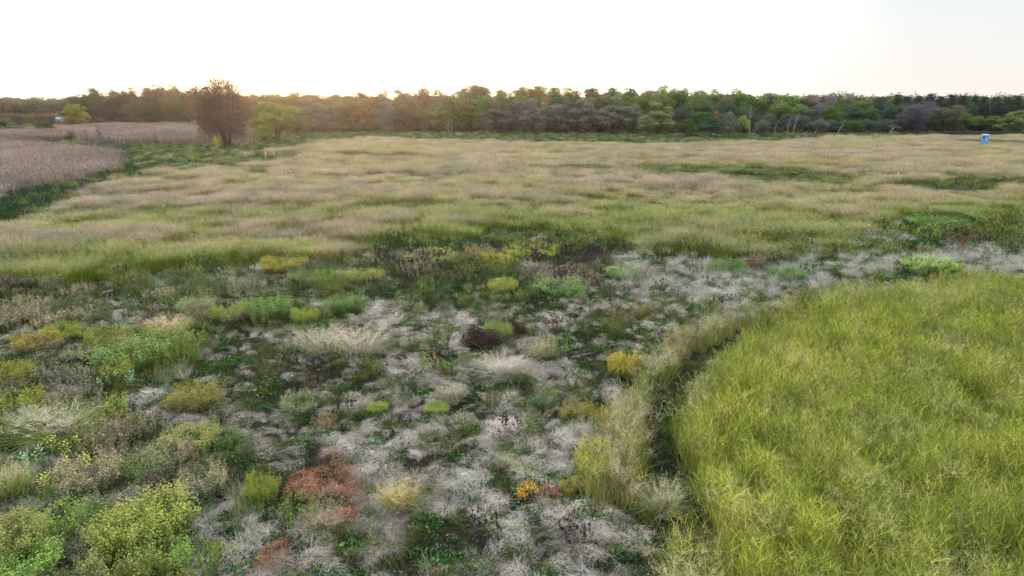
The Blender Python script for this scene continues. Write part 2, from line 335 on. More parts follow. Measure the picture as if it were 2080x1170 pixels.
CORN_FAR = poly([(-1200, 292), (0, 290), (100, 288), (250, 292), (330, 290), (420, 296), (500, 296), (520, 262), (420, 249), (300, 253), (215, 257), (100, 265), (0, 268), (-1200, 272)])
FORBS = poly([(-900, 590), (0, 590), (160, 590), (400, 560), (600, 535), (720, 535), (740, 600), (700, 650), (560, 670), (400, 690), (380, 760), (280, 800), (150, 830), (0, 850), (-900, 900)])
THICKET = poly([(-900, 860), (0, 850), (130, 830), (330, 900), (470, 880), (560, 960), (570, 1060), (430, 1190), (420, 1400), (-1200, 1400)])
UPPER = poly([(730, 505), (980, 490), (1000, 460), (1180, 470), (1260, 510), (1230, 560), (1190, 600), (900, 640), (740, 610)])
BLACK = [poly([(770, 545), (860, 530), (980, 540), (970, 590), (800, 610)]), poly([(1100, 530), (1190, 515), (1230, 550), (1210, 590), (1110, 600)])]
WHITE = [poly([(1225, 535), (1300, 525), (1500, 540), (1540, 600), (1480, 640), (1250, 580)]), poly([(1450, 560), (1700, 530), (2300, 490), (2300, 560), (1900, 560), (1700, 580), (1560, 610)]), poly([(1740, 480), (1860, 490), (1850, 510), (1740, 510)])]
DULL = poly([(1270, 985), (1360, 940), (1420, 960), (1460, 1060), (1540, 1190), (1560, 1400), (1250, 1400), (1290, 1150)])
RIGHT_FORB = poly([(1480, 532), (1745, 515), (1745, 490), (1880, 445), (2600, 436), (2600, 558), (2080, 560), (1800, 580), (1600, 610), (1500, 600)])
RUST = [poly([(600, 950), (650, 925), (700, 950), (745, 1010), (720, 1065), (630, 1060), (585, 1010)]), poly([(500, 1120), (560, 1105), (640, 1120), (630, 1180), (500, 1180)]), poly([(1215, 640), (1350, 625), (1350, 655), (1230, 668)]), poly([(630, 850), (690, 855), (680, 880), (635, 875)]), poly([(480, 1000), (510, 1000), (505, 1040), (478, 1035)])]
GREENB = [poly([(-300, 600), (0, 575), (300, 535), (560, 510), (700, 520), (740, 490), (980, 480), (1000, 450), (1180, 455), (1300, 500), (1480, 505), (1740, 490), (1800, 440), (1900, 420), (2600, 415), (2600, 450), (1880, 450), (1750, 530), (1300, 540), (1180, 490), (1000, 490), (980, 510), (740, 520), (400, 560), (0, 610)]), poly([(80, 440), (500, 435), (800, 425), (1140, 440), (1120, 470), (730, 470), (300, 490), (60, 500)]), poly([(1180, 425), (1500, 430), (1760, 470), (1740, 520), (1300, 530), (1230, 490)]), poly([(0, 530), (340, 520), (600, 520), (700, 545), (0, 600)])]
DARKB = [poly([(660, 318), (760, 318), (920, 324), (910, 332), (700, 328)]), poly([(1290, 338), (1500, 340), (1760, 362), (1740, 388), (1500, 382), (1330, 358)]), poly([(470, 342), (560, 345), (550, 366), (480, 366)]), poly([(1850, 290), (1960, 289), (2200, 293), (2200, 303), (1960, 298)]), poly([(2020, 316), (2060, 318), (2050, 328), (2025, 326)]), poly([(1080, 348), (1300, 342), (1320, 352), (1100, 356)]), poly([(300, 340), (460, 322), (640, 312), (600, 330), (330, 362)])]
DITCH = poly([(1700, 392), (1830, 376), (1960, 372), (2300, 366), (2300, 384), (2000, 396), (1850, 392)])
STRIP = poly([(560, 308), (660, 293), (760, 283), (900, 289), (1100, 292), (1350, 299), (1600, 291), (1720, 280), (1500, 262), (700, 262), (600, 275)])

EDGE = lambda x, y, s, a=1.0: (fbm(x, y, 3.5, s, 3) - 0.5) * a
def warp(x, y):                                                 # uneven borders
    k = np.clip(y / 45, 0.5, 2.2)
    return x + EDGE(x, y, 71, 3.0) * k, y + EDGE(x, y, 91, 3.5) * k
def cand(y0, y1, per, mx=1.18, xm=5):                           # random points in the part of the field that can be seen
    W = y1 * 0.74 * mx + xm; n = int((y1 - y0) * 2 * W * per)
    x = U(-W, W, n); y = U(y0, y1, n); k = np.abs(x) < y * 0.74 * mx + xm
    x, y = x[k], y[k]; wx, wy = warp(x, y); return x, y, wx, wy
def anyin(Ps, x, y):
    m = np.zeros(len(x), bool)
    for P in Ps: m |= inside(P, x, y)
    return m
def tints(n, c=(1, 1, 1), j=0.12, hue=0.05):
    return np.array(c)[None] * rng.uniform(1 - j, 1 + j, (n, 1)) * rng.uniform(1 - hue, 1 + hue, (n, 3))
# ---------------------------------------------------------------- the ground
ys = np.concatenate([np.linspace(-60, 8, 18)[:-1], np.arange(8, 60, 0.35), np.arange(60, 260, 2.0), 260 * 1.06 ** np.arange(0, 48)])
cs = np.linspace(-1, 1, 380); wd = np.where(ys < 8, 60, np.maximum(45, ys * 1.15 + 22))
gx = (cs[None] * wd[:, None]); gy = np.repeat(ys[:, None], len(cs), 1)
gz = hgt(gx, gy)
V = np.stack([gx, gy, gz], 2).reshape(-1, 3); nr, ncx = gx.shape
i0 = (np.arange(nr - 1)[:, None] * ncx + np.arange(ncx - 1)[None]).ravel(); F = np.stack([i0, i0 + 1, i0 + ncx + 1, i0 + ncx], 1)
mg = bpy.data.materials.new('soil_and_litter'); mg.use_nodes = True; t = mg.node_tree; pb = t.nodes['Principled BSDF']
pb.inputs['Roughness'].default_value = 0.95; pb.inputs['Specular IOR Level'].default_value = 0.0
tcg = t.nodes.new('ShaderNodeTexCoord')
def gn(scale, det=6):
    n = t.nodes.new('ShaderNodeTexNoise'); n.inputs['Scale'].default_value = scale; n.inputs['Detail'].default_value = det
    t.links.new(tcg.outputs['Object'], n.inputs['Vector']); return n.outputs['Fac']
def gr(f, a, b, c1, c2):
    r = t.nodes.new('ShaderNodeValToRGB'); r.color_ramp.elements[0].position = a; r.color_ramp.elements[1].position = b
    r.color_ramp.elements[0].color = (*c1, 1); r.color_ramp.elements[1].color = (*c2, 1); t.links.new(f, r.inputs[0]); return r.outputs[0]
def gm(f, a, b):
    m = t.nodes.new('ShaderNodeMix'); m.data_type = 'RGBA'; t.links.new(f, m.inputs['Factor']); t.links.new(a, m.inputs[6]); t.links.new(b, m.inputs[7]); return m.outputs[2]
fine = gr(gn(9), 0.35, 0.66, (0.008, 0.010, 0.006), (0.028, 0.024, 0.018))
broad = gr(gn(0.35), 0.4, 0.6, (0.010, 0.016, 0.007), (0.03, 0.026, 0.018))
sel = gr(gn(2.2), 0.42, 0.58, (0, 0, 0), (1, 1, 1))
t.links.new(gm(sel, fine, broad), pb.inputs['Base Color'])
bmp = t.nodes.new('ShaderNodeBump'); bmp.inputs['Strength'].default_value = 0.6; bmp.inputs['Distance'].default_value = 0.08
t.links.new(gn(14), bmp.inputs['Height']); t.links.new(bmp.outputs[0], pb.inputs['Normal'])
g = G(); g.add(V, F, np.ones((len(V), 3))); gob = bpy.data.objects.new('ground', g.mesh('ground', mg)); COL.objects.link(gob)
tag(gob, 'rolling meadow ground of dark soil and plant litter under the grasses', 'ground', None, 'structure')

# ---------------------------------------------------------------- switchgrass: right-hand field, ridge, and the wide middle field
bands = [(7, 42, 7.0), (42, 100, 1.9), (100, 285, 0.50)]
SWP = [[switchgrass(0.30, 52, 12, 0, 12) for _ in range(4)] + [switchgrass(0.32, 34, 20, 0, 18) for _ in range(4)],
       [switchgrass(0.75, 120, 34, 0, 7, wk=2.0) for _ in range(3)] + [switchgrass(0.75, 60, 46, 0, 10, wk=2.0) for _ in range(4)],
       [switchgrass(1.5, 110, 50, 0, 4, wk=4.5) for _ in range(3)] + [switchgrass(1.5, 50, 75, 0, 7, wk=4.0) for _ in range(4)]]
SWN = [4, 3, 3]; SWALL = [p for s in SWP for p in s] + [leafy(0.3, 140) for _ in range(4)]; off = [0, 8, 15]
X = []; Y = []; S = []; I = []; T = []
for bi, (y0, y1, per) in enumerate(bands):
    x, y, wx, wy = cand(y0, y1, per)
    rf = inside(RIGHT_FIELD, x + EDGE(x, y, 61, 1.2), y + EDGE(x, y, 62, 1.2)); rg = inside(RIDGE, x + EDGE(x, y, 61, 0.8), y + EDGE(x, y, 62, 0.8)); cn = inside(CORNER, wx, wy)
    mf = inside(MID_FIELD, wx, wy); dk = anyin(DARKB, x + EDGE(x, y, 63, 8), y + EDGE(x, y, 64, 10)); dt = inside(DITCH, wx, wy)
    gv = inside(GROOVE_T, x + EDGE(x, y, 61, 0.5), y + EDGE(x, y, 62, 0.5))
    keep = (rf | rg | cn | (mf & ~dt)) & ~gv
    keep &= ~(dk & (rng.random(len(x)) < 0.55))
    hh = sm(0.38, 0.60, 0.45 * fbm(x / 1.9, y, 8, 20, 2) + 0.55 * fbm(x / 1.4, y, 2.4 if bi < 2 else 4.5, 21, 2))
    s = np.where(rf, 0.82 + 0.28 * hh, (0.50 + 0.55 * hh) if bi < 2 else (0.72 + 0.26 * hh)); s = np.where(rg, 0.62 + 0.35 * hh, s); s = np.where(dk, 0.42, s)
    lanes = (np.abs(fbm(x, y, 16, 33, 2) - 0.5) < 0.018) & mf       # animal paths trodden through the grass
    s = np.where(lanes, s * 0.6, s)
    gb = anyin(GREENB, wx, wy); gp = sm(0.4, 0.65, fbm(x / 2.0, y, 9, 41, 3))
    pg = np.where(rf, 0.95, np.where(rg | cn, 0.75, np.where(gb, 0.6 + 0.35 * gp, 0.06 + 0.2 * gp) + (0.4 if bi < 2 else 0.08) * (1 - hh))); pg = np.where(dk, 0.9, pg); pg = pg * np.where(rf, 1, 1.15 - 0.8 * sm(45, 150, y))
    green = rng.random(len(x)) < pg
    nG = SWN[bi]; nT = len(SWP[bi]) - nG
    idx = off[bi] + np.where(green, rng.integers(0, nG, len(x)), nG + rng.integers(0, nT, len(x)))
    idx = np.where((rg | cn) & (rng.random(len(x)) < 0.55) & (bi == 0), 22 + rng.integers(0, 4, len(x)), idx)
    idx = np.where(rf & (rng.random(len(x)) < 0.55 + 0.32 * sm(0.36, 0.58, fbm(x, y, 1.8, 77, 3))) & (bi == 0), 22 + rng.integers(0, 4, len(x)), idx)
    tt = tints(len(x), j=0.22, hue=0.08)
    tt *= np.where(rf, 1, 0)[:, None] * np.array([0.98, 1.11, 0.62]) + np.where(rf, 0, 1)[:, None] * (np.array([1.0, 1.0, 1.0]) + gp[:, None] * np.array([-0.05, 0.03, -0.2]))
    tt = np.where((gb & ~rf)[:, None], tt * np.array([0.82, 0.98, 0.68]), tt)
    tt = np.where(dk[:, None], tt * np.array([0.5, 0.65, 0.5]), tt)
    bl = fbm(x, y, 2.2, 55, 3)[:, None]; tt *= np.where(rf | rg | cn, 1.0, 1 + 0.12 * sm(50, 150, y))[:, None]; tt *= np.where((rf | rg | cn)[:, None], 1, np.array([0.90, 0.86, 0.84])); tt *= (1 + (bl - 0.5) * np.array([0.8, 0.55, 0.4]))
    x, y, s, idx, tt = x[keep], y[keep], s[keep], idx[keep], tt[keep]
    X.append(x); Y.append(y); rfk = rf[keep]; S.append(s * np.where(rfk, U(0.68, 1.12, len(x)), U(0.85, 1.12, len(x))) * np.where(rfk & (fbm(x, y, 0.9, 88, 2) > 0.68), 0.55, 1)); I.append(idx); T.append(tt)
X, Y, S, I, T = map(np.concatenate, (X, Y, S, I, T))
scatter('switchgrass', SWALL, X, Y, np.stack([np.ones(len(S)), np.ones(len(S)), S], 1) , U(0, 6.28, len(X)), I, T,
        label='tall yellow green switchgrass with hazy tan seed heads filling the wide field', cat='tall grass', tilt=0.07)
print('switchgrass', len(X))

# ---------------------------------------------------------------- straw, low leaves, forbs
def region(x, y, wx, wy):
    d = {}
    d['tall'] = (inside(RIGHT_FIELD, wx, wy) | inside(MID_FIELD, wx, wy) | inside(RIDGE, wx, wy)) & ~inside(DITCH, wx, wy)
    d['corn'] = inside(CORN_NEAR, wx, wy) | inside(CORN_FAR, wx, wy)
    d['forbs'] = inside(FORBS, wx, wy); d['thick'] = inside(THICKET, wx, wy); d['upper'] = inside(UPPER, wx, wy)
    d['black'] = anyin(BLACK, wx, wy); d['white'] = anyin(WHITE, wx, wy); d['rforb'] = inside(RIGHT_FORB, wx, wy)
    d['rust'] = anyin(RUST, x + EDGE(x, y, 65, 0.8), y + EDGE(x, y, 66, 0.8)); d['groove'] = inside(GROOVE, x + EDGE(x, y, 65, 0.8), y + EDGE(x, y, 66, 0.8)); d['ditch'] = inside(DITCH, wx, wy); d['strip'] = inside(STRIP, wx, wy)
    d['left'] = (~d['tall']) & (~d['corn']) & (y > 58)
    return d
STP = [straw(0.5, 330) for _ in range(6)] + [straw(0.35, 220, 1.0, 0.18, 1.3) for _ in range(3)] + [straw(0.8, 220, 2.0, 0.2) for _ in range(4)]
LLP = [leaves_low(0.32, 90, 0.24, 0.045, GREEN_D) for _ in range(4)] + [leaves_low(0.8, 160, 0.35, 0.08, GREEN_D) for _ in range(3)]
OGP = [palegrass(0.22, 70, 0.38, 1.0, ((0.12, 0.16, 0.04), (0.18, 0.19, 0.06), (0.08, 0.11, 0.04), (0.26, 0.24, 0.12))) for _ in range(3)]
PGP = [palegrass(0.28, 90, 0.75) for _ in range(4)] + [palegrass(0.7, 140, 0.8, 2.2) for _ in range(3)]
FBP = [goldenrod(0.3, 16, 0.8, 1.1, nl=14) for _ in range(3)] + [goldenrod(0.3, 16, 0.75, 1.1, [(0.10, 0.15, 0.05), (0.15, 0.19, 0.08), (0.2, 0.2, 0.1)], 18) for _ in range(4)] \
    + [goldenrod(0.32, 18, 0.7, 1.2, [(0.30, 0.25, 0.16), (0.24, 0.2, 0.12), (0.35, 0.32, 0.24)], 14) for _ in range(3)] \
    + [goldenrod(0.8, 28, 0.9, 2.4, nl=9) for _ in range(3)] + [goldenrod(0.8, 28, 0.8, 2.4, [(0.10, 0.15, 0.05), (0.15, 0.19, 0.08)], 10) for _ in range(3)]
DKP = [darkstems(0.35, 14, 0.85) for _ in range(4)]
RSP = [rusty(0.35, 300, 0.28, [(0.36, 0.14, 0.09), (0.26, 0.11, 0.07), (0.44, 0.24, 0.17), (0.16, 0.09, 0.05)]) for _ in range(3)]
acc = {k: [] for k in ('straw', 'low', 'pale', 'forb', 'dark', 'rust', 'olive')}
def put(k, x, y, s, i, tt, r=None):
    if len(x): acc[k].append((x, y, s, i, tt, U(0, 6.28, len(x)) if r is None else r))
for bi, (y0, y1) in enumerate([(7, 46), (46, 110), (110, 300)]):
    far = bi > 0; fk = [1, 0.22, 0.10][bi]; fs = [1, 1.0, 1.5][bi]
    # matted straw, combed in swirling directions
    x, y, wx, wy = cand(y0, y1, 18 * fk); d = region(x, y, wx, wy); rn = rng.random(len(x))
    cl = sm(0.42, 0.575, 0.72 * fbm(x, y, 0.75, 101, 2) + 0.28 * rng.random(len(x))) * (0.4 + 0.6 * sm(0.36, 0.58, fbm(x, y, 5, 102, 2)))
    pr = 0.04 + 0.85 * cl
    pr *= np.where(d['strip'] | d['left'] | d['ditch'], 0.15, 1) * np.where(d['tall'], 0.06, 1) * np.where(d['upper'] | d['black'], 0.18, 1) * np.where(d['forbs'] | d['thick'], 0.45, 1) * np.where(d['groove'] | inside(GROOVE_T, x, y), 0.0, 1) * np.where(inside(DULL, wx, wy), 0.2, 1) * np.where(d['rforb'] & ~d['white'], 0.35, 1) * np.where(d['rust'], 0.08, 1) * np.where(d['corn'], 0.3, 1)
    k = rn < pr; x, y = x[k], y[k]
    ang = fbm(x, y, 5, 103, 2) * 14 + rng.normal(0, 0.35, len(x)); sc = (0.28 + 0.7 * rng.random(len(x)) ** 1.5) * fs * np.where(far, 1.3, 1) * (0.7 + 0.5 * cl[k])
    tt = tints(len(x), (1.10, 1.08, 1.08), 0.42, 0.06) * (1 + (fbm(x, y, 3, 104, 2)[:, None] - 0.5) * np.array([0.7, 0.75, 0.8]))
    put('straw', x, y, sc, np.where(far, 9 + rng.integers(0, 4, len(x)), rng.integers(0, 9, len(x))), tt, ang)
    # low green leaves in the gaps
    x, y, wx, wy = cand(y0, y1, 8.0 * fk); d = region(x, y, wx, wy); rn = rng.random(len(x))
    pr = 0.38 + 0.4 * sm(0.45, 0.60, fbm(x, y, 1.1, 111, 3)) + 0.3 * (d['upper'] | d['rforb'] | d['strip'])
    pr *= np.where(d['tall'], 0.10, 1) * np.where(d['corn'], 0.1, 1) * np.where(d['groove'], 0.5, 1)
    k = rn < pr; x, y = x[k], y[k]
    put('low', x, y, U(0.6, 1.3, len(x)) * fs, np.where(far, 4 + rng.integers(0, 3, len(x)), rng.integers(0, 4, len(x))), tints(len(x), (0.85, 0.85, 0.85), 0.5, 0.14))
    if not far:
        x, y, wx, wy = cand(y0, y1, 5); d = region(x, y, wx, wy); rn = rng.random(len(x))
        pr = 0.22 + 0.6 * sm(0.48, 0.60, fbm(x, y, 1.2, 115, 3)) + 0.7 * inside(DULL, wx, wy); pr *= np.where(d['tall'], 0.15, 1); pr = np.where(d['groove'], 0.5, pr)
        k = rn < pr; x, y = x[k], y[k]; put('olive', x, y, U(0.7, 1.3, len(x)), rng.integers(0, 3, len(x)), tints(len(x), (0.7, 0.72, 0.6), 0.4, 0.1))
    # pale upright grass
    x, y, wx, wy = cand(y0, y1, 4.0 * fk); d = region(x, y, wx, wy); rn = rng.random(len(x))
    n6 = sm(0.47, 0.62, fbm(x, y, 2.6, 121, 3)); pr = 0.16 + 0.30 * n6
    pr = np.where(d['white'], 0.45 + 0.5 * n6, pr); pr = np.where(d['forbs'], 0.05 + 0.65 * n6, pr); pr = np.where(d['rforb'] & ~d['white'], 0.3 * n6 + 0.05, pr); pr = np.where(d['strip'] | d['left'] | d['ditch'], 0.14 + 0.3 * n6, pr)
    pr *= np.where(d['tall'] & ~d['white'], 0.03, 1) * np.where(d['corn'] | d['groove'], 0.0, 1) * np.where(d['thick'], 1.5, 1)
    k = rn < pr; x, y = x[k], y[k]; dd = d['white'][k]
    tt = tints(len(x), (1, 1, 1), 0.15, 0.06) * np.where(dd[:, None], np.array([1.08, 1.08, 1.12]), np.where((rng.random(len(x)) < 0.55)[:, None], np.array([0.68, 0.82, 0.48]), np.array([0.95, 0.95, 0.85])))
    meadow = ~(d['white'] | d['forbs'] | d['rforb'] | d['strip'] | d['left'] | d['ditch'] | d['thick'] | d['tall'])[k]
    tt = np.where(meadow[:, None], tints(len(x), (1.15, 1.05, 1.1), 0.2, 0.04), tt)
    put('pale', x, y, U(0.6, 1.1, len(x)) * np.where(dd, 1.05, np.where(meadow, 0.5, 0.85)) * (fs if far else 1), np.where(far, 4 + rng.integers(0, 3, len(x)), rng.integers(0, 4, len(x))), tt)
    # leafy forbs
    x, y, wx, wy = cand(y0, y1, 3.6 * fk); d = region(x, y, wx, wy); rn = rng.random(len(x))
    n7 = sm(0.46, 0.58, fbm(x, y, 2.4, 131, 3)); pr = 0.02 + 0.09 * n7
    pr = np.where(d['forbs'], 0.15 + 0.75 * n7, pr); pr = np.where(d['thick'], 0.3 + 0.6 * n7, pr); pr = np.where(d['upper'], 0.6 + 0.3 * n7, pr)
    pr = np.where(d['rforb'], 0.2 + 0.6 * n7, pr); pr = np.where(d['white'], 0.10, pr); pr = np.where(d['strip'] | d['ditch'], 0.5, pr); pr = np.where(d['left'], 0.2 + 0.3 * n7, pr)
    pr *= np.where(d['tall'] & ~(d['forbs'] | d['upper'] | d['rforb'] | d['strip']), 0.02, 1) * np.where(d['corn'] | d['groove'], 0.0, 1)
    k = rn < pr; x, y = x[k], y[k]; n8 = fbm(x, y, 3.2, 133, 2)[:]
    if far: idx = 10 + rng.integers(0, 6, len(x))
    else: idx = np.where(n8 < 0.44, rng.integers(0, 3, len(x)), np.where(n8 < 0.6, 3 + rng.integers(0, 4, len(x)), 7 + rng.integers(0, 3, len(x))))
    tt = tints(len(x), (1, 1, 1), 0.2, 0.1) * (1 + (fbm(x, y, 1.9, 134, 2)[:, None] - 0.5) * np.array([1.2, 0.9, 0.6]))
    tt *= rng.uniform(0.55, 1.15, (len(x), 1)); put('forb', x, y, U(0.65, 1.1, len(x)) * (0.6 + 0.45 * n7[k]) * (1.1 if far else 1), idx, tt)
    # dead dark stems and rusty patches
    if not far or bi == 1:
        x, y, wx, wy = cand(y0, y1, 5.0 * (1 if not far else 0.8)); d = region(x, y, wx, wy); rn = rng.random(len(x))
        pr = np.where(d['black'], 0.38, 0.006 + 0.02 * d['upper']) * ~d['tall']; k = rn < pr; x, y = x[k], y[k]
        put('dark', x, y, U(0.6, 1.15, len(x)), rng.integers(0, 4, len(x)), tints(len(x), (1, 1, 1), 0.3, 0.1))
    if not far:
        x, y, wx, wy = cand(y0, y1, 7.0); d = region(x, y, wx, wy); rn = rng.random(len(x))
        pr = np.where(d['rust'], np.where(y > 30, 0.3, 0.7), 0.0); pr = np.where((fbm(x, y, 1.1, 141, 2) > 0.88) & ~d['tall'], 0.4, pr); k = rn < pr; x, y = x[k], y[k]
        put('rust', x, y, U(0.7, 1.2, len(x)), rng.integers(0, 3, len(x)), tints(len(x), (1, 1, 1), 0.25, 0.12) * (1 + (fbm(x, y, 1.2, 142, 2)[:, None] - 0.5) * np.array([0.2, 1.2, 1.2])))
NM = {'straw': ('matted_straw', STP, 'pale lodged straw lying in swirls across the centre of the meadow', 'dead grass', 0.30, 0.0),
      'low': ('ground_leaves', LLP, 'low dark green leaves showing in the gaps between the pale straw', 'ground cover', 0.1, 0.0),
      'olive': ('short_grass', OGP, 'short olive green grass growing between the straw mounds', 'grass', 0.12, 0.0),
      'pale': ('pale_grass', PGP, 'whitish upright grass standing in drifts beyond the matted straw', 'grass', 0.12, 0.0),
      'forb': ('wildflower_growth', FBP, 'knee high leafy green and yellowish wildflower growth along the edge of the tall field', 'wildflowers', 0.08, 0.0),
      'dark': ('dead_stems', DKP, 'blackish dead flower stems standing in dark patches at the middle of the meadow', 'dead stems', 0.1, 0.0),
      'rust': ('rusty_ground_cover', RSP, 'rust red low ground cover in patches among the pale straw', 'ground cover', 0.1, 0.0)}
for k, L_ in acc.items():
    x, y, s, i, tt, r = map(np.concatenate, zip(*L_)); nm, pr_, lab, ct_, tl, zo = NM[k]
    scatter(nm, pr_, x, y, s, r, i, tt, zo, lab, ct_, tl); print(nm, len(x))

# ---------------------------------------------------------------- corn
CNP = [corn(7, 2.2, 1.6, 0.06) for _ in range(5)] + [corn(26, 6.0, 3.0, 0.8, 1) for _ in range(4)]
X = []; Y = []; I = []; S = []
rdx, rdy = math.cos(R(38)), math.sin(R(38))                     # rows of the near field
for a in np.arange(-300, 300, 0.8):
    s = np.arange(-300, 300, 2.1) + rng.uniform(0, 2); x = rdx * s - rdy * a; y = rdy * s + rdx * a
    k = (y > 35) & (y < 190) & (x > -y * 0.74 * 1.2 - 8) & (x < 0); x, y = x[k], y[k]
    k = inside(CORN_NEAR, x + EDGE(x, y, 5, 1.5), y + EDGE(x, y, 6, 1.5)); X.append(x[k]); Y.append(y[k]); I.append(rng.integers(0, 5, k.sum())); S.append(U(0.85, 1.05, k.sum()))
n0 = sum(map(len, X))
x, y, wx, wy = cand(185, 430, 0.12); k = (inside(CORN_FAR, x, y) | (inside(CORN_NEAR, x, y) & (y > 175))) & (x < 0)
X.append(x[k]); Y.append(y[k]); I.append(5 + rng.integers(0, 4, k.sum())); S.append(U(0.85, 1.1, k.sum()))
X, Y, I, S = map(np.concatenate, (X, Y, I, S)); rt = np.where(np.arange(len(X)) < n0, R(38), 0.1) + rng.integers(0, 2, len(X)) * math.pi
scatter('corn_crop', CNP, X, Y, S, rt, I, tints(len(X), (0.88, 0.87, 0.83), 0.35, 0.08) * (1 + (fbm(X, Y, 12, 9, 2)[:, None] - 0.5) * 0.6), 0, 'dry mauve brown corn standing in rows in the fields on the left', 'corn', 0.03)
print('corn', len(X))
# ---------------------------------------------------------------- trees
def crown_mesh(kind, nleaf, H=16.0, Wd=11.0, lo=0.12, nb=26, leaf=0.36, seed=0, mat=None, name='crown'):
    """leaf-sized faces gathered in clumps through an uneven crown; colours are relative (the object colour is the leaf colour)"""
    global rng
    old = rng; rng = np.random.default_rng(1000 + seed); g = G()
    cz = H * (lo + 1) / 2; hz = H * (1 - lo) / 2; rx = Wd / 2
    if kind == 'pine':
        lv = np.repeat(np.arange(14), 9); n = len(lv); t = lv / 13.0
        z0 = H * (lo + (0.97 - lo) * t); a = U(0, 6.28, n); Lb = rx * (1.02 - t) ** 0.75 * U(0.65, 1.1, n) + 0.3
        k = nleaf // n; ci = np.repeat(np.arange(n), k); s = rng.random(len(ci)) ** 0.6
        d = np.stack([np.cos(a), np.sin(a)], 1)[ci]
        pos = np.concatenate([d * (Lb[ci] * s)[:, None], (z0[ci] + Lb[ci] * (0.15 * s + 0.12 * s * s))[:, None]], 1) + rng.normal(0, leaf * 0.9, (len(ci), 3)) * np.array([1, 1, 0.45])
        cols = np.ones((len(ci), 3)) * U(0.55, 1.0, len(ci))[:, None]
        quads(g, pos, rdir(len(ci)) + np.array([0, 0, 0.8]), np.concatenate([d, np.full((len(ci), 1), 0.4)], 1), leaf * U(0.7, 1.2, len(ci)), leaf * 0.42, cols)
    else:
        # clump centres spread over the outside of an uneven ellipsoid
        u = rdir(nb)
        if kind not in ('dome', 'bare'): u[:, 2] = np.where(u[:, 2] < -0.35, -u[:, 2], u[:, 2])
        rr = U(0.35, 0.95, nb); shape = np.array([rx, rx, hz])
        c = u * rr[:, None] * shape
        if kind == 'tall': c[:, :2] *= (1 - 0.35 * np.clip(c[:, 2:3] / hz, -1, 1))
        if kind == 'dome': c[:, :2] *= (1.05 - 0.25 * np.clip(c[:, 2:3] / hz, -1, 1))
        if kind in ('vase', 'bare'): c[:, :2] *= (0.78 + 0.32 * np.clip(c[:, 2:3] / hz, -1, 1))
        c[:, 2] += cz 
        br = U(0.65, 1.3, nb) * Wd * 0.98 / math.sqrt(nb); brz = br * U(0.8, 1.15, nb)
        bl = U(0.72, 1.0, nb); bh = rng.normal(0, 0.06, nb)
        wgt = br ** 2; ci = rng.choice(nb, nleaf, p=wgt / wgt.sum())
        v = rdir(nleaf); v[:, 2] = np.where(rng.random(nleaf) < 0.65, np.abs(v[:, 2]), v[:, 2])
        q = 0.62 + 0.45 * rng.random(nleaf) ** 0.8
        lump = 0.8 + 0.45 * vnoise(v[:, 0] * 2.3 + ci * 3.1, v[:, 1] * 2.3 + v[:, 2] * 2.1, 5)
        pos = c[ci] + v * (q * lump)[:, None] * np.stack([br, br, brz], 1)[ci]
        pos[:, 2] = np.maximum(pos[:, 2], H * lo * 0.4 + 0.2 * rng.random(nleaf))
        L = bl[ci] * U(0.7, 1.0, nleaf); cols = np.stack([L * (1 + bh[ci]), L, L * (1 - bh[ci] * 0.8)], 1)
        if kind == 'bare':
            # fine twigs fanning out of each clump
            ax = v + np.array([0, 0, 0.7]); quads(g, pos, rdir(nleaf), ax, leaf * U(0.8, 1.8, nleaf), leaf * 0.075, cols * 0.95)
        else:
            quads(g, pos, v + rdir(nleaf) * 0.75 + np.array([0, 0, 0.25]), rdir(nleaf), leaf * U(0.55, 1.1, nleaf), leaf * U(0.3, 0.55, nleaf), cols)
    me = g.mesh(name, mat or M_TREE); rng = old; return me
def trunk_mesh(H=16.0, Wd=11.0, r=0.28, stemsn=1, limbs=9, seed=0, mat=None, fine=0, lean=0.06):
    global rng
    old = rng; rng = np.random.default_rng(5000 + seed); g = G()
    for s in range(stemsn):
        a0 = rng.uniform(0, 6.28); sp = (0.0 if stemsn == 1 else rng.uniform(0.1, 0.3)) * Wd; pts = []; rs = []
        top = H * rng.uniform(0.72, 0.86)
        for i in range(7):
            t = i / 6; pts.append((math.cos(a0) * sp * t + rng.normal(0, lean * Wd * 0.12) * t + (0.3 * math.cos(a0) if stemsn > 1 else 0), math.sin(a0) * sp * t + rng.normal(0, lean * Wd * 0.12) * t + (0.3 * math.sin(a0) if stemsn > 1 else 0), top * t - 0.3 * (i == 0)))
            rs.append(r * (1.25 if i == 0 else 1) * (1 - 0.85 * t))
        tube(g, pts, rs, (1, 1, 1), 7)
        for l in range(limbs):
            t = rng.uniform(0.25, 0.9); i = min(int(t * 6), 5); f = t * 6 - i; p = np.array(pts[i]) * (1 - f) + np.array(pts[i + 1]) * f
            a = rng.uniform(0, 6.28); Lm = Wd * rng.uniform(0.22, 0.42) * (1.2 - 0.6 * t); up = rng.uniform(0.35, 0.9)
            q = [p + np.array([math.cos(a) * Lm * k, math.sin(a) * Lm * k, up * Lm * k + 0.15 * Lm * k * k]) + rng.normal(0, 0.06 * Lm * k, 3) for k in (0, 0.35, 0.7, 1.0)]
            rl = rs[i] * 0.5; tube(g, q, [rl, rl * 0.7, rl * 0.4, rl * 0.15], (1, 1, 1), 5)
            for m in range(fine):
                k = rng.uniform(0.3, 1.0); b = q[1] * (1 - k) + q[3] * k; e = b + rdir(1)[0] * Lm * 0.35 + np.array([0, 0, 0.22 * Lm])
                tube(g, [b, (b + e) / 2 + rng.normal(0, 0.04 * Lm, 3), e], [rl * 0.3, rl * 0.2, rl * 0.08], (1, 1, 1), 3)
    me = g.mesh('trunk', mat or M_BARK); rng = old; return me
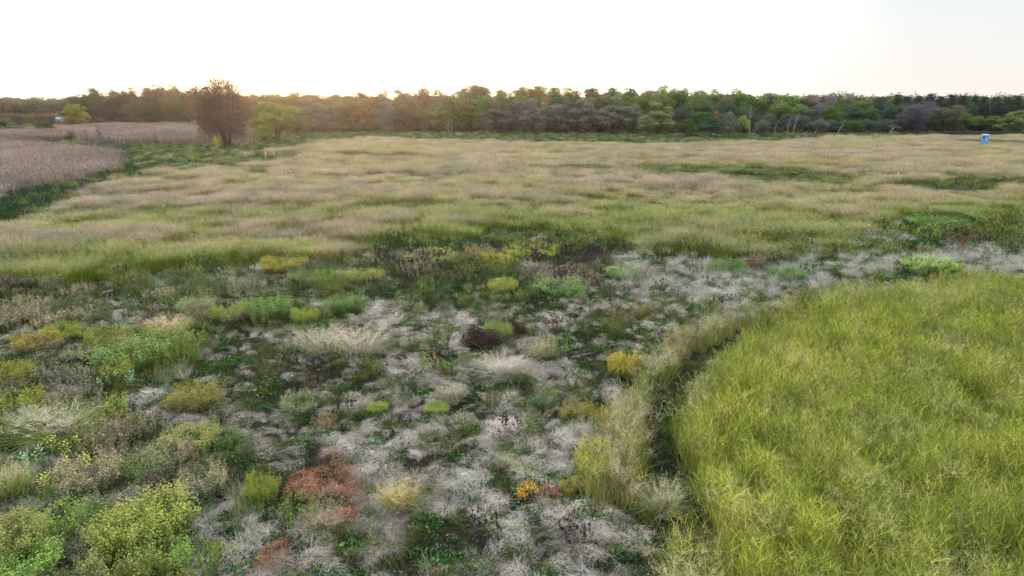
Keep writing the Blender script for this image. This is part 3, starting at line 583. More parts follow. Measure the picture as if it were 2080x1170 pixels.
CR = {'oak': [crown_mesh('round', 5600, seed=i, lo=0.10, nb=34, leaf=0.32) for i in range(5)],
      'wall': [crown_mesh('dome', 6200, seed=10 + i, lo=0.0, nb=40, leaf=0.34) for i in range(4)],
      'tall': [crown_mesh('tall', 3800, seed=20 + i, lo=0.06, nb=34, Wd=8.5) for i in range(4)],
      'bare': [crown_mesh('bare', 9000, seed=30 + i, lo=0.03, nb=36, leaf=0.5, name='twigs') for i in range(3)],
      'willow': [crown_mesh('dome', 15000, seed=40 + i, lo=0.0, nb=60, leaf=0.29) for i in range(3)],
      'pine': [crown_mesh('pine', 3600, seed=50 + i, lo=0.12, Wd=7.5, leaf=0.42) for i in range(3)]}
TKS = {'oak': [trunk_mesh(seed=i) for i in range(2)], 'wall': [trunk_mesh(seed=3, r=0.22, limbs=6)], 'tall': [trunk_mesh(seed=4, Wd=8)],
       'bare': [trunk_mesh(seed=5, r=0.2, stemsn=3, limbs=9, fine=5, mat=M_GREYBARK)], 'willow': [trunk_mesh(seed=6, r=0.2, stemsn=4, limbs=5)], 'pine': [trunk_mesh(seed=7, Wd=6, r=0.22, limbs=4)]}
BW = {'oak': 11, 'wall': 11.5, 'tall': 8.5, 'bare': 11, 'willow': 11.5, 'pine': 7.5}
trng = random.Random(11)
def tree(kind, u, vb, vt, wpx, tint, label, cat='tree', group=None, Y=None, name=None, var=None, trunk=True, bury=0.0):
    """a tree whose foot is at photo row vb (or at distance Y), top at row vt and crown wpx photo pixels wide"""
    x, y = ground(u, vb)
    if Y is not None: x, y = x * Y / y, Y
    z = float(hgt(x, y)); H = (height_at(u, vt, y) - z) * (1.07 if kind in ('wall', 'willow', 'bare') else 1.03); W = wpx / FPX * y / ray(u, vb)[1] * 1.0
    v = trng.randrange(len(CR[kind])) if var is None else var
    nm = name or {'bare': 'bare_tree', 'pine': 'pine_tree', 'willow': 'bushy_tree'}.get(kind, 'leafy_tree')
    e = empty(nm, (x, y, z), trng.uniform(0, 6.28), (W / BW[kind], W / BW[kind], H / 16.0))
    if trunk: part('trunk', TKS[kind][v % len(TKS[kind])], e)
    part('twigs' if kind == 'bare' else 'crown', CR[kind][v], e, tuple(q * (1.15 if tint[1] > tint[0] else 0.9) for q in tint))
    return tag(e, label, cat, group)

DG = (0.06, 0.12, 0.03); MG = (0.11, 0.19, 0.04); BG = (0.04, 0.11, 0.06); GY = (0.25, 0.24, 0.22); LG = (0.19, 0.25, 0.07); YG = (0.36, 0.36, 0.08)
BR = (0.20, 0.13, 0.08); OR = (0.30, 0.17, 0.06); PU = (0.17, 0.16, 0.16); RD = (0.42, 0.13, 0.08); OL = (0.18, 0.19, 0.08); GG = (0.17, 0.19, 0.13)
# the trees the eye can single out
tree('willow', 158, 262, 211, 58, YG, 'rounded yellow green tree standing alone left of the dark wood', group=None)
tree('willow', 562, 286, 205, 104, (0.27, 0.28, 0.08), 'large yellow green bushy tree right of the big reddish tree')
tree('willow', 535, 292, 244, 50, (0.27, 0.28, 0.08), 'small yellowish bush at the foot of the large yellow green tree', 'bush')
tree('willow', 604, 274, 222, 70, OL, 'olive bushy tree leaning against the right side of the large yellow green tree')
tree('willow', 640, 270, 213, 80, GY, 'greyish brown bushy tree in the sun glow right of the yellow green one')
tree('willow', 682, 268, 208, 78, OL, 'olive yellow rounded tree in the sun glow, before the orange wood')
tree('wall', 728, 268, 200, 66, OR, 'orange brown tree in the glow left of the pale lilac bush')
tree('bare', 786, 272, 211, 66, GY, 'pale lilac grey bush like a fan at the foot of the orange wood', 'bush', name='grey_bush')
tree('bare', 852, 270, 219, 50, GY, 'smaller lilac grey bush left of the big olive tree', 'bush', name='grey_bush')
tree('wall', 822, 268, 196, 62, BR, 'brown tree standing between the two lilac grey bushes')
tree('wall', 922, 272, 188, 112, (0.15, 0.17, 0.06), 'big olive green tree with white trunks under it', var=1)
tree('oak', 958, 273, 206, 60, MG, 'green yellow tree just right of the white trunks')
gx_ = [(1010, 206, 76, PU), (1062, 200, 74, GY), (1112, 204, 72, GY), (1150, 210, 64, PU), (1192, 203, 76, GY), (1240, 199, 84, GG), (1285, 214, 58, GG)]
gl = ['leftmost, beside the green yellow tree', 'second from the left', 'below the orange treetop', 'middle and darkest', 'below the right hand red treetop', 'widest, with a greenish top', 'last, beside the yellow topped tree']
for (u, vt, wp, c), q in zip(gx_, gl):
    tree('wall' if wp < 74 else 'willow', u, 274, vt, wp * 1.12, c, 'mauve grey tree in the row at the wood edge, ' + q, group='mauve grey trees along the wood edge')
tree('willow', 1332, 277, 211, 78, (0.22, 0.25, 0.09), 'rounded grey green tree with yellow top jutting out of the wood edge')
tree('wall', 1395, 279, 244, 54, DG, 'low dark bush right of the rounded yellow topped tree', 'bush', name='dark_bush')
tree('willow', 1414, 277, 262, 22, YG, 'small yellow bush among the dark bushes at the wood edge', 'bush', name='yellow_bush')
tree('willow', 1194, 274, 258, 20, (0.3, 0.28, 0.05), 'tiny yellow bush at the foot of the mauve grey row', 'bush', name='yellow_bush')
tree('wall', 1445, 281, 238, 60, BG, 'dark bluish green bush left of the small yellow green tree', 'bush', name='dark_bush')
tree('wall', 1480, 281, 230, 54, GG, 'grey green bushy tree touching the small yellow green tree')
tree('tall', 1508, 281, 238, 30, (0.30, 0.34, 0.07), 'small yellow green tree standing out at the right end of the grey wood')
tree('bare', 1545, 277, 246, 46, GG, 'grey twiggy bush under the leaning birch trunks', 'bush', name='grey_bush')
tree('bare', 1665, 275, 240, 36, GY, 'grey twiggy bush round the leaning pale trunk', 'bush', name='grey_bush')
tree('bare', 1862, 272, 203, 66, (0.20, 0.20, 0.25), 'tall blue grey leafless tree between the birches and the pines')
tree('bare', 1838, 272, 232, 60, (0.12, 0.11, 0.15), 'broad dark grey leafless bush left of the blue grey tree', 'bush', name='grey_bush')
tree('oak', 1926, 271, 216, 60, (0.21, 0.19, 0.11), 'brownish olive round tree in front of the pines', var=2)
tree('tall', 1985, 270, 238, 40, BG, 'small bluish green tree between the brownish tree and the round right hand tree')
tree('willow', 2058, 276, 228, 64, (0.20, 0.24, 0.08), 'round yellowish green tree at the right edge of the picture')
tree('oak', 1098, 262, 189, 30, RD, 'small red treetop behind the mauve grey row, left of the pinkish one', Y=300, var=0)
tree('oak', 1198, 262, 190, 36, RD, 'pinkish red treetop behind the mauve grey row, the right hand of the two', Y=300, var=1)
tree('oak', 1083, 262, 176, 30, OR, 'orange treetop on the skyline above the small red treetop', Y=315, var=2)
tree('oak', 1468, 262, 196, 44, (0.24, 0.17, 0.09), 'brownish orange treetop in the dark green wood above the small yellow tree', Y=295, var=3)
tree('oak', 1455, 270, 226, 24, (0.32, 0.17, 0.12), 'small dusty red crown low in the wood left of the small yellow green tree', Y=262, var=3)
tree('oak', 968, 262, 171, 62, (0.2, 0.15, 0.09), 'highest brownish treetop on the skyline above the big olive tree', Y=320, var=4)
tree('bare', 1660, 262, 190, 60, (0.34, 0.26, 0.25), 'pinkish leafless treetop poking above the skyline left of its companion', Y=310)
tree('bare', 1715, 262, 197, 50, (0.30, 0.25, 0.25), 'pale leafless treetop on the skyline, lower and right of the pinkish one', Y=310)

# the big reddish tree at the end of the hedge
ux, uy = ground(462, 303); z0 = float(hgt(ux, uy)); Hb = height_at(458, 163, uy) - z0; Wb = 112 / FPX * uy
e = empty('multi_stemmed_tree', (ux, uy, z0), 0.4)
tag(e, 'big sparse reddish brown tree with many stems standing alone before the left wood', 'tree')
part('trunk', trunk_mesh(Hb, Wb * 0.95, 0.24, 9, 11, 60, M_BARK, 7), e)
part('crown', crown_mesh('vase', 9000, Hb * 0.98, Wb * 1.3, 0.0, 34, 0.2, 65), e, (0.24, 0.145, 0.09))
part('twigs', crown_mesh('bare', 9500, Hb * 0.97, Wb * 1.3, 0.0, 40, 0.6, 62, name='twigs'), e, (0.15, 0.11, 0.11))


# birch and dead snags
def snag(u0, v0, u1, v1, r, label, group='pale birch trunks at the wood edge', Y=None, nm='birch_trunk'):
    x, y = ground(u0, v0)
    if Y: x, y = x * Y / y, Y
    H = height_at(u1, v1, y); z = float(hgt(x, y)); dx = (u1 - u0) / FPX * y
    gg = G(); n = 7; pts = [(dx * t + math.sin(t * 5 + u0) * 0.12, 0.3 * t, (H - z) * t - 0.2 * (t == 0)) for t in np.linspace(0, 1, n)]
    r *= 0.8; tube(gg, pts, [r * (1.1 - 0.8 * t) for t in np.linspace(0, 1, n)], (1, 1, 1), 7)
    e = empty(nm, (x, y, z)); part('trunk', gg.mesh('trunk', M_BIRCH), e)
    for k in range(4):
        gb = G(); t = 0.45 + 0.13 * k; p = np.array([dx * t + math.sin(t * 5 + u0) * 0.12, 0.3 * t, (H - z) * t]); s = 1 if k % 2 else -1
        q = p + np.array([s * (0.8 + 0.3 * math.sin(u0 + k)), 0.3 * s, 1.3]); tube(gb, [p, (p + q) / 2 + [0.1 * s, 0, -0.1], q], [r * 0.35, r * 0.25, r * 0.08], (1, 1, 1), 5)
        part('branch', gb.mesh('branch', M_BIRCH), e)
    return tag(e, label, 'tree trunk', group)
snag(913, 273, 910, 250, 0.16, 'short white trunk below the big olive tree, left of a pair', 'white trunks below the big olive tree', 236)
snag(917, 273, 918, 248, 0.16, 'taller white trunk below the big olive tree, right of a pair', 'white trunks below the big olive tree', 236)
snag(1522, 275, 1521, 214, 0.15, 'tall upright pale birch trunk right of the small yellow green tree')
snag(1526, 276, 1545, 247, 0.14, 'short pale trunk leaning right at the foot of the tall upright birch')
snag(1573, 276, 1575, 252, 0.13, 'thin pale upright trunk right of the grey twiggy bush')
snag(1597, 276, 1603, 242, 0.13, 'pale birch trunk nearly upright in the dark wood, left of the leaning pair')
snag(1610, 258, 1621, 230, 0.12, 'pale birch trunk high in the dark wood leaning right', Y=240)
snag(1652, 275, 1668, 240, 0.17, 'brightest leaning dead trunk at the wood edge')
snag(1701, 262, 1714, 243, 0.14, 'short pale trunk leaning right in the middle of the dark wood', Y=240)
snag(1733, 272, 1734, 246, 0.12, 'thin pale upright trunk left of the blue grey leafless tree')
snag(1806, 264, 1816, 258, 0.16, 'nearly fallen pale trunk beside the blue grey leafless tree', Y=246)

# the body of the wood: rows of trees one behind the other under the photo's skyline
SKY = np.array([(150, 205), (165, 193), (190, 186), (230, 184), (260, 179), (300, 184), (350, 171), (390, 180), (420, 184), (520, 194), (560, 196), (600, 190), (640, 192), (700, 196), (735, 187), (770, 184), (800, 187), (850, 184), (930, 180), (965, 174), (1000, 182), (1050, 180), (1085, 178), (1150, 179), (1230, 177), (1300, 179), (1360, 178), (1400, 184), (1450, 186), (1500, 190), (1560, 192), (1600, 190), (1660, 198), (1700, 201), (1750, 203), (1790, 200), (1830, 196), (1870, 194), (1930, 198), (1990, 201), (2030, 200), (2080, 202), (2500, 200)], float)
NUM = ['first', 'second', 'third', 'fourth', 'fifth', 'sixth', 'seventh', 'eighth', 'ninth', 'tenth', 'eleventh', 'twelfth', 'thirteenth', 'fourteenth', 'fifteenth', 'sixteenth', 'seventeenth', 'eighteenth', 'nineteenth', 'twentieth', 'twenty first', 'twenty second', 'twenty third', 'twenty fourth', 'twenty fifth', 'twenty sixth']
def row(u0, u1, step, Y, vb, drop, kinds, cols, lab, group, wk=1.35, spread=3, cat='tree'):
    kinds = ['oak' if k == 'tall' and trng.random() < 0.8 else k for k in kinds]
    n = 0; u = u0
    while u < u1:
        vt = np.interp(u, SKY[:, 0], SKY[:, 1]) + drop + trng.uniform(-spread, spread)
        c = trng.choice(cols); j = trng.uniform(0.85, 1.15); c = tuple(q * j * trng.uniform(0.94, 1.06) for q in c)
        k = trng.choice(kinds)
        tree(k, u, vb, vt, step * wk * trng.uniform(0.85, 1.2), c, f'{lab[0]}, {NUM[n]} from the left', cat, group, Y=Y * trng.uniform(0.98, 1.03))
        n += 1; u += step * trng.uniform(0.82, 1.18)
DW = [(0.06, 0.08, 0.05), (0.08, 0.10, 0.05), (0.09, 0.08, 0.07), (0.06, 0.09, 0.05)]
row(180, 425, 33, 352, 262, 12, ['wall', 'oak'], DW, ('dark tree in the front row of the left wood', ''), 'trees of the left wood')
row(172, 430, 34, 385, 262, -2, ['oak', 'tall'], DW + [(0.17, 0.16, 0.07)], ('treetop on the skyline of the left wood', ''), 'treetops of the left wood')
GLW = [(0.22, 0.15, 0.08), (0.26, 0.17, 0.07), (0.20, 0.15, 0.10), (0.18, 0.16, 0.08)]  # low sun's orange glow on this stretch of wood, put into the leaf colours
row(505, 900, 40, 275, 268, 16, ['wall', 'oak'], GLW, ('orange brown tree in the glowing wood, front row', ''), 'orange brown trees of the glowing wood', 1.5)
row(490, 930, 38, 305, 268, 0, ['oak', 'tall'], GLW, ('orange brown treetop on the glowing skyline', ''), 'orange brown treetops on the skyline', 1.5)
GRN = [DG, MG, BG, (0.15, 0.21, 0.05), (0.10, 0.18, 0.07)]
row(985, 1420, 38, 290, 268, 14, ['oak', 'wall'], GRN + [OL], ('green treetop just above the mauve grey row', ''), 'green trees behind the mauve grey row', 1.45)
row(940, 1420, 36, 325, 268, 0, ['oak', 'tall'], GRN + [(0.16, 0.18, 0.05), OL], ('green skyline treetop over the mauve grey row', ''), 'green treetops on the central skyline', 1.5)
row(1390, 1850, 34, 262, 276, 42, ['wall', 'wall', 'tall'], [DG, BG, (0.07, 0.10, 0.08), (0.09, 0.11, 0.09)], ('dark low tree behind the birch trunks', ''), 'dark trees behind the birch trunks', 1.55, 6)
row(1400, 1860, 38, 280, 272, 18, ['oak', 'wall'], GRN + [(0.11, 0.13, 0.10)], ('dark green tree above the birch trunks', ''), 'green trees above the birch trunks', 1.5, 5)
row(1415, 1850, 36, 310, 268, 0, ['oak', 'tall'], GRN, ('green skyline treetop between mauve row and pines', ''), 'green treetops on the right hand skyline', 1.5)
row(1890, 2140, 30, 268, 272, 32, ['wall', 'oak'], [DG, BG, MG, (0.12, 0.17, 0.08)], ('green tree at the foot of the pines', ''), 'green trees before the pines', 1.5, 5)
row(1815, 2130, 21, 300, 268, 0, ['pine'], [(0.045, 0.08, 0.055), (0.05, 0.085, 0.05), (0.04, 0.07, 0.06)], ('dark pine on the right hand skyline', ''), 'dark pines on the right hand skyline', 1.9, 4, 'pine')
row(1835, 2130, 27, 284, 268, 14, ['pine', 'pine', 'tall'], [(0.045, 0.08, 0.055), (0.05, 0.095, 0.055)], ('dark tree just below the pine tops', ''), 'dark trees below the pine tops', 1.8, 4)

# undergrowth that closes the foot of the wood, and the far wood on the left (uncountable masses)
UG = [crown_mesh('dome', 700, 3.2, 5.5, 0.0, 12, 0.32, 80 + i, M_STUFF, 'undergrowth') for i in range(3)]
FW = [crown_mesh('round', 900, 15, 13, 0.03, 18, 0.8, 90 + i, M_STUFF, 'far_trees') for i in range(4)]
us = np.concatenate([U(500, 2150, 420), U(185, 420, 50)]); Yv = np.concatenate([U(262, 285, 420), U(352, 375, 50)])
vbw = np.interp(us, [180, 420, 421, 500, 640, 900, 1300, 1500, 1720, 2150], [0, 0, 6, 6, 2, 0, -4, -8, 2, 6])
dx = (us - 1040) / FPX; x = dx * Yv * 1.03; tt = tints(len(us), (0.085, 0.10, 0.06), 0.3, 0.15); tt[us < 900] *= np.array([1.5, 1.0, 1.2])
scatter('undergrowth', UG, x, Yv + vbw, U(0.6, 1.3, len(us)), U(0, 6.28, len(us)), rng.integers(0, 3, len(us)), tt, 0, 'dark tangled undergrowth closing the foot of the woods', 'undergrowth')
n = 520; us = U(-500, 560, n); Yv = U(560, 680, n); x = (us - 1040) / FPX * Yv * 1.03
scatter('distant_wood', FW, x, Yv, U(0.75, 1.1, n), U(0, 6.28, n), rng.integers(0, 4, n), tints(n, (0.12, 0.13, 0.09), 0.2, 0.1), 0, 'hazy blue grey wood on the horizon at the far left', 'distant wood')
n = 800; us = np.concatenate([U(500, 2500, 700), U(190, 425, 100)]); Yv = np.concatenate([U(330, 420, 700), U(395, 450, 100)]); x = (us - 1040) / FPX * Yv * 1.03
scatter('wood_interior', FW, x, Yv, U(0.75, 0.95, n), U(0, 6.28, n), rng.integers(0, 4, n), tints(n, (0.10, 0.13, 0.06), 0.2, 0.1), 0, 'mass of trees filling the wood behind the skyline crowns', 'wood')
# ---------------------------------------------------------------- single plants in the meadow
def to_obj(me): me.materials.clear(); me.materials.append(M_OBJ); return me
def pair_goldenrod(seed, cl, ct, ns=120, lsz=0.065, nl=20, hs=18, wk=1.1, dome=0.3, hsz=0.013):
    global rng
    old = rng; rng = np.random.default_rng(seed); ns = int(ns * 1.7); g1 = G(); P, ci = stems(g1, ns, 0.5, 1.0, lsz, nl, cl, ct, wk=wk, dome=dome)
    g2 = G(); heads(g2, P, hs, ct, 0.15, wk, hsz); r = [('foliage', g1.mesh('foliage', M_OBJ)), ('flower_heads', g2.mesh('flower_heads', M_OBJ))]; rng = old; return r
def pair_tussock(seed, cols, tops, n=420, r=0.28, arch=0.5, wk=1.0):
    global rng
    old = rng; rng = np.random.default_rng(seed); g1 = G(); b = disc(n, r); d = np.arctan2(b[:, 1], b[:, 0]) + rng.normal(0, 0.7, n)
    strips(g1, b, d, U(0.7, 1.15, n), U(0.007, 0.013, n) * wk, U(0.8, 0.99, n), U(0.05, arch, n), palette(cols, n, 0.25), 4)
    g2 = G(); m = 90; b = disc(m, r); P = strips(g2, b, U(0, 6.28, m), U(0.8, 1.15, m), 0.006 * wk, U(0.88, 0.99, m), 0.12, palette(tops, m), 3)
    k = 10; ci = np.repeat(np.arange(m), k); o = P[ci, 2] + (P[ci, -1] - P[ci, 2]) * U(0.1, 1, m * k)[:, None]
    strips(g2, o, U(0, 6.28, m * k), U(0.05, 0.13, m * k), 0.006 * wk, U(0.2, 0.9, m * k), 0.2, palette(tops, m * k), 1, tip=0.5)
    r_ = [('blades', g1.mesh('blades', M_OBJ)), ('seed_heads', g2.mesh('seed_heads', M_OBJ))]; rng = old; return r_
def pair_milkweed(seed, cols, ns=3, nl=14):
    global rng
    old = rng; rng = np.random.default_rng(seed); g1 = G(); b = disc(ns, 0.12); P = strips(g1, b, U(0, 6.28, ns), U(0.8, 1.05, ns), 0.02, U(0.95, 1, ns), 0.0, palette([(0.2, 0.25, 0.1)], ns), 3, tip=0.5)
    g2 = G(); n = ns * nl; ci = np.repeat(np.arange(ns), nl); t = np.tile(np.linspace(0.2, 1.0, nl), ns); a = np.tile(np.arange(nl) * 2.4, ns) + U(0, 1, n)
    o = P[ci, 0] + (P[ci, -1] - P[ci, 0]) * t[:, None]; dr = np.stack([np.cos(a), np.sin(a), U(0.1, 0.9, n)], 1); sz = 0.085 * U(0.7, 1.1, n)
    quads(g2, o + dr * sz[:, None] * 0.9, np.stack([-np.cos(a) * 0.5, -np.sin(a) * 0.5, np.ones(n)], 1), dr, sz, sz * 0.42, palette(cols, n, 0.15))
    r_ = [('stem', g1.mesh('stem', M_OBJ)), ('leaves', g2.mesh('leaves', M_OBJ))]; rng = old; return r_
def pair_stalks(seed, cols, ns=26, r=0.4):
    global rng
    old = rng; rng = np.random.default_rng(seed); g1 = G(); b = disc(ns, r); P = strips(g1, b, U(0, 6.28, ns), U(0.6, 1.1, ns), 0.013, U(0.9, 1, ns), 0.0, palette(cols, ns), 3)
    n = ns * 12; ci = np.repeat(np.arange(ns), 12); t = U(0.2, 0.95, n); o = P[ci, 0] + (P[ci, -1] - P[ci, 0]) * t[:, None]
    strips(g1, o, U(0, 6.28, n), U(0.06, 0.16, n), 0.014, U(0.2, 0.8, n), 0.3, palette(cols, n, 0.3), 2)
    g2 = G(); heads(g2, P, 9, cols, 0.12, 1.2, 0.026); r_ = [('stalks', g1.mesh('stalks', M_OBJ)), ('seed_heads', g2.mesh('seed_heads', M_OBJ))]; rng = old; return r_
def pair_shrub(seed, cols, n=700, leaf=0.05, z0=0.1):
    global rng
    old = rng; rng = np.random.default_rng(seed); g1 = G(); m = 16; b = disc(m, 0.1)
    P = strips(g1, b, U(0, 6.28, m), U(0.6, 1.0, m), 0.02, U(0.55, 0.98, m), -0.1, palette([(0.12, 0.08, 0.06)], m), 3)
    c = rdir(12) * np.array([0.34, 0.34, 0.36]); c[:, 2] = np.abs(c[:, 2]) * 1.4 + z0 + 0.1; ci = rng.integers(0, 12, n)
    g2 = G(); quads(g2, c[ci] + rdir(n) * (0.19 * U(0.4, 1, n))[:, None], rdir(n) + np.array([0, 0, 0.7]), rdir(n), leaf * U(0.6, 1.2, n), leaf * U(0.4, 0.7, n), palette(cols, n, 0.3))
    r_ = [('stems', g1.mesh('stems', M_OBJ)), ('leaves', g2.mesh('leaves', M_OBJ))]; rng = old; return r_
PR = {'gold': [pair_goldenrod(1 + i, GR_L, [(0.28, 0.29, 0.08), (0.22, 0.25, 0.08), (0.33, 0.28, 0.10)], 130) for i in range(3)],
      'olive': [pair_goldenrod(11 + i, [(0.12, 0.16, 0.04), (0.18, 0.20, 0.05), (0.10, 0.12, 0.03)], [(0.28, 0.25, 0.07), (0.23, 0.22, 0.05), (0.34, 0.28, 0.08)], 130, hs=22) for i in range(2)],
      'bright': [pair_goldenrod(21 + i, [(0.12, 0.24, 0.04), (0.18, 0.30, 0.05), (0.08, 0.17, 0.04)], [(0.24, 0.34, 0.07), (0.32, 0.40, 0.09)], 90, lsz=0.09, hs=8) for i in range(2)],
      'green': [pair_goldenrod(31 + i, [(0.06, 0.12, 0.03), (0.09, 0.17, 0.04), (0.05, 0.09, 0.03)], [(0.14, 0.20, 0.06), (0.20, 0.22, 0.09)], 120, hs=10) for i in range(2)],
      'muted': [pair_goldenrod(41 + i, [(0.10, 0.14, 0.06), (0.14, 0.17, 0.08), (0.08, 0.10, 0.05)], [(0.34, 0.29, 0.17), (0.28, 0.25, 0.14)], 110, hs=16) for i in range(2)],
      'yellow': [pair_goldenrod(51 + i, [(0.16, 0.20, 0.04), (0.22, 0.24, 0.05)], [(0.48, 0.37, 0.06), (0.36, 0.34, 0.07), (0.55, 0.42, 0.08)], 110, hs=30, hsz=0.017) for i in range(2)],
      'tussock': [pair_tussock(61 + i, [(0.20, 0.28, 0.05), (0.30, 0.34, 0.09), (0.13, 0.19, 0.04)], SW_T) for i in range(2)],
      'paletuss': [pair_tussock(71 + i, [(0.46, 0.44, 0.33), (0.36, 0.36, 0.22), (0.26, 0.29, 0.14)], SW_T) for i in range(2)],
      'milk': [pair_milkweed(81 + i, [(0.26, 0.42, 0.20), (0.36, 0.50, 0.26)]) for i in range(2)], 'milkyel': [pair_milkweed(91, [(0.62, 0.56, 0.10), (0.70, 0.52, 0.10), (0.48, 0.52, 0.12)])],
      'stalk': [pair_stalks(101, [(0.10, 0.06, 0.05), (0.16, 0.10, 0.08), (0.07, 0.04, 0.04)], 34)], 'maroon': [pair_shrub(111, [(0.05, 0.028, 0.026), (0.08, 0.045, 0.04), (0.03, 0.022, 0.02)], 1500, 0.035)],
      'orange': [pair_shrub(121, [(0.55, 0.24, 0.04), (0.58, 0.36, 0.05), (0.40, 0.16, 0.04), (0.40, 0.42, 0.06)], 420, 0.04)],
      'lowgreen': [pair_shrub(131, [(0.08, 0.20, 0.035), (0.12, 0.27, 0.045), (0.05, 0.13, 0.03)], 900, 0.05, 0.0)]}
KN = {'gold': ('goldenrod_clump', 'wildflower clump'), 'olive': ('goldenrod_clump', 'wildflower clump'), 'bright': ('leafy_clump', 'wildflower clump'), 'green': ('leafy_clump', 'wildflower clump'), 'muted': ('goldenrod_clump', 'wildflower clump'),
      'yellow': ('goldenrod_clump', 'wildflower clump'), 'tussock': ('grass_tussock', 'grass tussock'), 'paletuss': ('grass_tussock', 'grass tussock'), 'milk': ('milkweed_plant', 'milkweed'), 'milkyel': ('milkweed_plant', 'milkweed'),
      'stalk': ('dead_stalks', 'dead stalks'), 'maroon': ('dark_shrub', 'shrub'), 'orange': ('autumn_shrub', 'shrub'), 'lowgreen': ('leafy_plant', 'plant')}
GROUPS = {'goldenrod_clump': 'goldenrod clumps in the meadow', 'leafy_clump': 'leafy green clumps in the meadow', 'grass_tussock': 'grass tussocks in the meadow', 'milkweed_plant': 'milkweed plants in the thicket', 'leafy_plant': 'low bright leafy plants in the straw'}
def plant(k, u, vb, wpx, hpx, label, tint=(1, 1, 1)):
    x, y = ground(u, vb - hpx * 0.12); z = float(hgt(x, y)); tt = y / ray(u, vb)[1]; W = wpx / FPX * tt * 0.96; H = hpx / FPX * tt * 0.85
    nm, ct = KN[k]; e = empty(nm, (x, y, z - 0.03), trng.uniform(0, 6.28), (W, W, H))
    for pn, me in trng.choice(PR[k]): part(pn, me, e, tuple(q * (1.22 if k in ('gold', 'green', 'muted', 'bright') else 1.0) for q in tint))
    return tag(e, label, ct, GROUPS.get(nm))
